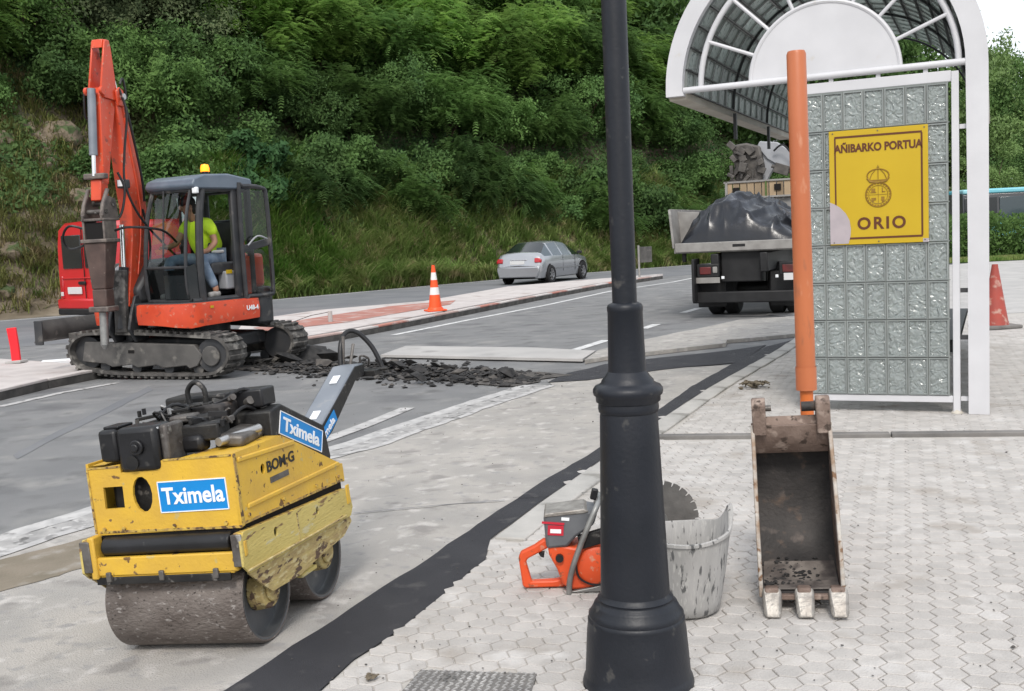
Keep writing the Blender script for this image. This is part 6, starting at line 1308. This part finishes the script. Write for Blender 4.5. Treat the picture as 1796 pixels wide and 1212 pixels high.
for k in range(26): q.box((rd.uniform(.05, .66), rd.uniform(3.4, 3.6), rd.uniform(2.5, 3.3)), (rd.uniform(.04, .16), .08, rd.uniform(.04, .2)), (0, rd.uniform(-60, 60), 0))
q.obj('grab_linkage', 'grab', GR, bevel=.01)
q = MB(); q.prism([(.55, 3.22), (.60, 3.32), (.95, 3.28), (1.30, 3.02), (1.65, 2.62), (1.55, 2.52), (1.05, 2.75), (.75, 2.95)], 'y', 3.7, 3.95); q.obj('crane_arm', 'crane_grey', GR, bevel=.02)
q = MB(); q.prism([(.60, 3.15), (.50, 2.55), (.72, 2.5), (.95, 2.9)], 'y', 3.75, 3.9); q.obj('crane_link', 'crane_grey', GR, bevel=.02)
q = MB(); q.box((1.05, 3.6, 2.72), (.30, .12, .20), (0, 20, 0)); q.cyl((.85, 3.6, 2.80), (1.4, 3.6, 2.60), .04, n=10); q.obj('valve_block', 'grab', GR, bevel=.01)
q = MB(); q.cyl((1.7, 3.8, .9), (1.7, 3.8, 2.6), .14, n=16); q.obj('crane_column', 'crane_grey', GR)
q = MB(); q.tube([(.9, 3.6, 3.1), (1.1, 3.5, 3.2), (1.3, 3.55, 2.9), (1.2, 3.55, 2.7)], .02, 6, sub=4); q.obj('hose', 'black_plastic', GR)

# ============================================================ CONES, MARKERS, SMALL THINGS
def cone(nm_, label, loc, h, mats_, bw):
    C_ = thing(nm_, label, 'traffic cone', loc, (0, 0, rad(18))); b0 = .035
    q = MB(); q.box((0, 0, b0/2), (bw, bw, b0)); q.obj('base', mats_[0], C_, bevel=.012)
    r0, r1 = bw*.34, .032; m_ = len(mats_)-1
    for k in range(m_):
        t0, t1 = k/m_, (k+1)/m_; q = MB(); ra = r0+(r1-r0)*t0; rb = r0+(r1-r0)*t1
        q.lathe([(ra+.001, b0+(h-b0)*t0), (rb+.001, b0+(h-b0)*t1)]+([(0, h)] if k == m_-1 else []), 28); q.obj('cone_band', mats_[k+1], C_)
    q = MB(); q.lathe([(r0+.03, b0), (r0+.02, b0+.03), (r0, b0+.05)], 24); q.obj('cone_foot', mats_[0], C_); return C_
cone('traffic_cone', 'orange and white striped traffic cone on the traffic island', (-1.60, 23.15, .117), .98, ['cone_orange', 'cone_orange', 'cone_orange', 'cone_white', 'cone_orange', 'cone_white', 'cone_orange'], .42)
C2 = thing('traffic_cone', 'faded red traffic cone with a dark base half hidden by the shelter post', 'traffic cone', (6.84, 15.25, .01), (0, 0, rad(10)))
q = MB(); q.box((0, 0, .025), (.52, .52, .05)); q.obj('base', 'kerb_dark', C2, bevel=.015)
q = MB(); q.lathe([(.19, .05), (.17, .12), (.045, .86), (.04, .90), (0, .90)], 28); q.obj('cone_body', 'cone_old', C2)
MK = thing('marker_post', 'slightly leaning bright red marker post on the left traffic island', 'marker post', (-7.25, 15.78, .115), (0, rad(-4), rad(-12)))
q = MB(); q.prism([(-.07, 0), (.07, 0), (.08, .25), (.075, .52), (-.075, .52), (-.06, .25)], 'y', -.02, .02); q.obj('blade', 'marker_red', MK, bevel=.008)
q = MB(); q.box((.0, 0, .02), (.26, .18, .04)); q.obj('foot', 'concrete', MK, bevel=.01)
M2 = thing('fallen_marker', 'red and white marker lying on the road beside the excavator track', 'marker post', (-6.35, 15.9, .06), (0, 0, rad(20)))
q = MB(); q.box((.0, 0, .05), (.16, .12, .13)); q.obj('red_end', 'marker_red', M2, bevel=.02)
q = MB(); q.box((-.30, .1, .03), (.5, .14, .08)); q.obj('white_part', 'sticker_white', M2, bevel=.02)
P2 = thing('stub_post', 'short grey stub post with a thin wire on the traffic island', 'post', (-3.55, 21.3, .115))
q = MB(); q.cyl((0, 0, 0), (0, 0, .22), .045, n=12); q.obj('stub', 'concrete', P2)
q = MB(); q.tube([(0, 0, .2), (-.4, .1, .14), (-.85, .2, .0)], .008, 6); q.obj('wire', 'dusty_metal', P2)
RS = thing('road_sign', 'small grey road sign seen from behind beyond the lamp post', 'road sign', (4.3, 35.7, .1), (0, 0, rad(20)))
q = MB(); q.cyl((0, 0, 0), (0, 0, 1.05), .035, n=10); q.obj('pole', 'bed_grey', RS)
q = MB(); q.box((.28, .03, .74), (.44, .02, .52)); q.obj('panel', 'track_frame', RS, bevel=.01)
# broken asphalt: heap and single slabs
rd = random.Random(21); q = MB(); A_ = Vector(gp(455, 640)); B_ = Vector(gp(945, 668))
for k in range(1500):
    t = rd.random(); p = A_.lerp(B_, t); wy = rd.gauss(0, .38)*(.6+.8*sin(pi*t)); wy *= .8; c_ = (p.x+wy*.35, p.y+wy, .0)
    mound = max(0, .10*(1-abs(wy)/.7))*sin(pi*min(1, t*1.05)); r_ = rd.uniform(.010, .055)*(1 if rd.random() < .9 else 1.5)
    q.chunk((c_[0], c_[1], mound*rd.random()+r_*.25), r_, k, .5, mi=1 if rd.random() < .10 else 0)
tag(q.obj('broken_asphalt', ['rubble', 'rubble_pale'], smooth=False), 'heap of broken black asphalt pieces dug up along the road', 'rubble', kind='stuff')
sheet('dug_ground', wobble([tuple(p) for p in band([tuple(A_), tuple(A_.lerp(B_, .5)), tuple(B_)], 1.0)], .12, .25, 3), .012, 'rubble_pale')
CK = None
for k in range(22):
    t = rd.random(); p = A_.lerp(B_, t); q = MB(); r_ = rd.uniform(.08, .15); q.chunk((0, 0, 0), r_, k+700, .38)
    o = q.obj('asphalt_slab', 'rubble' if k % 4 else 'rubble_pale', smooth=False); o.location = (p.x+rd.gauss(0, .15), p.y+rd.gauss(0, .33), .07+.06*rd.random()); o.rotation_euler = (rd.uniform(-.5, .5), rd.uniform(-.5, .5), rd.random()*6)
    tag(o, 'dark jagged slab lying in the heap of broken asphalt', 'asphalt slab', 'asphalt slabs in the heap of rubble')
for k, (u, v, l) in enumerate([(545, 632, 'large tilted black asphalt slab beside the rear of the far track'), (505, 640, 'flat black asphalt slab between the excavator tracks and the handle of the roller'), (575, 637, 'rounded black asphalt lump left of the roller hand loop')]):
    x, y = gp(u, v); q = MB(); q.chunk((0, 0, 0), (.30, .24, .24)[k], k+900, .45); o = q.obj('asphalt_slab', 'rubble', smooth=False); o.location = (x, y, .10); o.rotation_euler = ((.5, .1, .3)[k], .2, k); tag(o, l, 'asphalt slab')
q = MB(); x, y = gp(1322, 682)
for k in range(46): q.chunk((rd.gauss(0, .085), rd.gauss(0, .06), rd.uniform(.01, .07)), rd.uniform(.012, .035), k+40)
o = q.obj('dirt_clod', 'soil', smooth=False); o.location = (x, y, .01); tag(o, 'small heap of dark crumbly earth on the paving left of the orange post', 'dirt heap', kind='stuff')
q = MB()
for k in range(420):
    u = rd.uniform(450, 1780); v = rd.uniform(760, 1205) if rd.random() < .6 else rd.uniform(640, 760); x, y = gp(u, v); q.chunk((x, y, Hh(x, y)+.016), rd.uniform(.002, .0065)*(1 if rd.random() < .93 else 1.8), k)
tag(q.obj('loose_grit', 'rubble_pale', smooth=False), 'scattered grit and crumbs on the paving and road', 'grit', kind='stuff')
q = MB(); x, y = gp(655, 1196)
for k in range(9): q.chunk((rd.gauss(0, .02), rd.gauss(0, .016), .006), rd.uniform(.006, .014), k+300)
o = q.obj('dirt_crumb', 'soil', smooth=False); o.location = (x, y, .016); tag(o, 'little cluster of brown crumbs on the paving beside the access cover', 'dirt crumbs', kind='stuff')

# ============================================================ BUS
BU = thing('bus', 'bus with pale cyan roof edge and dark windows beyond the hedge at the right', 'bus', (24.2, 45.5, 0), (0, 0, rad(-4)))
q = MB(); q.prism([(-1.25, .35), (-1.28, 1.4), (-1.2, 2.48), (-1.05, 2.56), (1.05, 2.56), (1.2, 2.48), (1.28, 1.4), (1.25, .35)], 'x', -5.4, 6.); q.obj('body', 'bus_dark', BU, bevel=.04)
q = MB(); q.box((.3, 0, 2.58), (11.4, 2.5, .20)); q.obj('roof', 'bus_cyan', BU, bevel=.06)
for k in range(8): q = MB(); q.box((-4.7+1.4*k, -1.27, 1.85), (1.3, .03, .95)); q.obj('window', 'side_glass' if k % 3 else 'dark_glass', BU, bevel=.03)
q = MB(); q.box((.3, -1.29, 1.0), (11.3, .03, .6)); q.obj('side_panel', 'bus_cyan', BU)
for x in (-3.2, 3.8): wheel(BU, x, -1.15, .48, .28, -1)
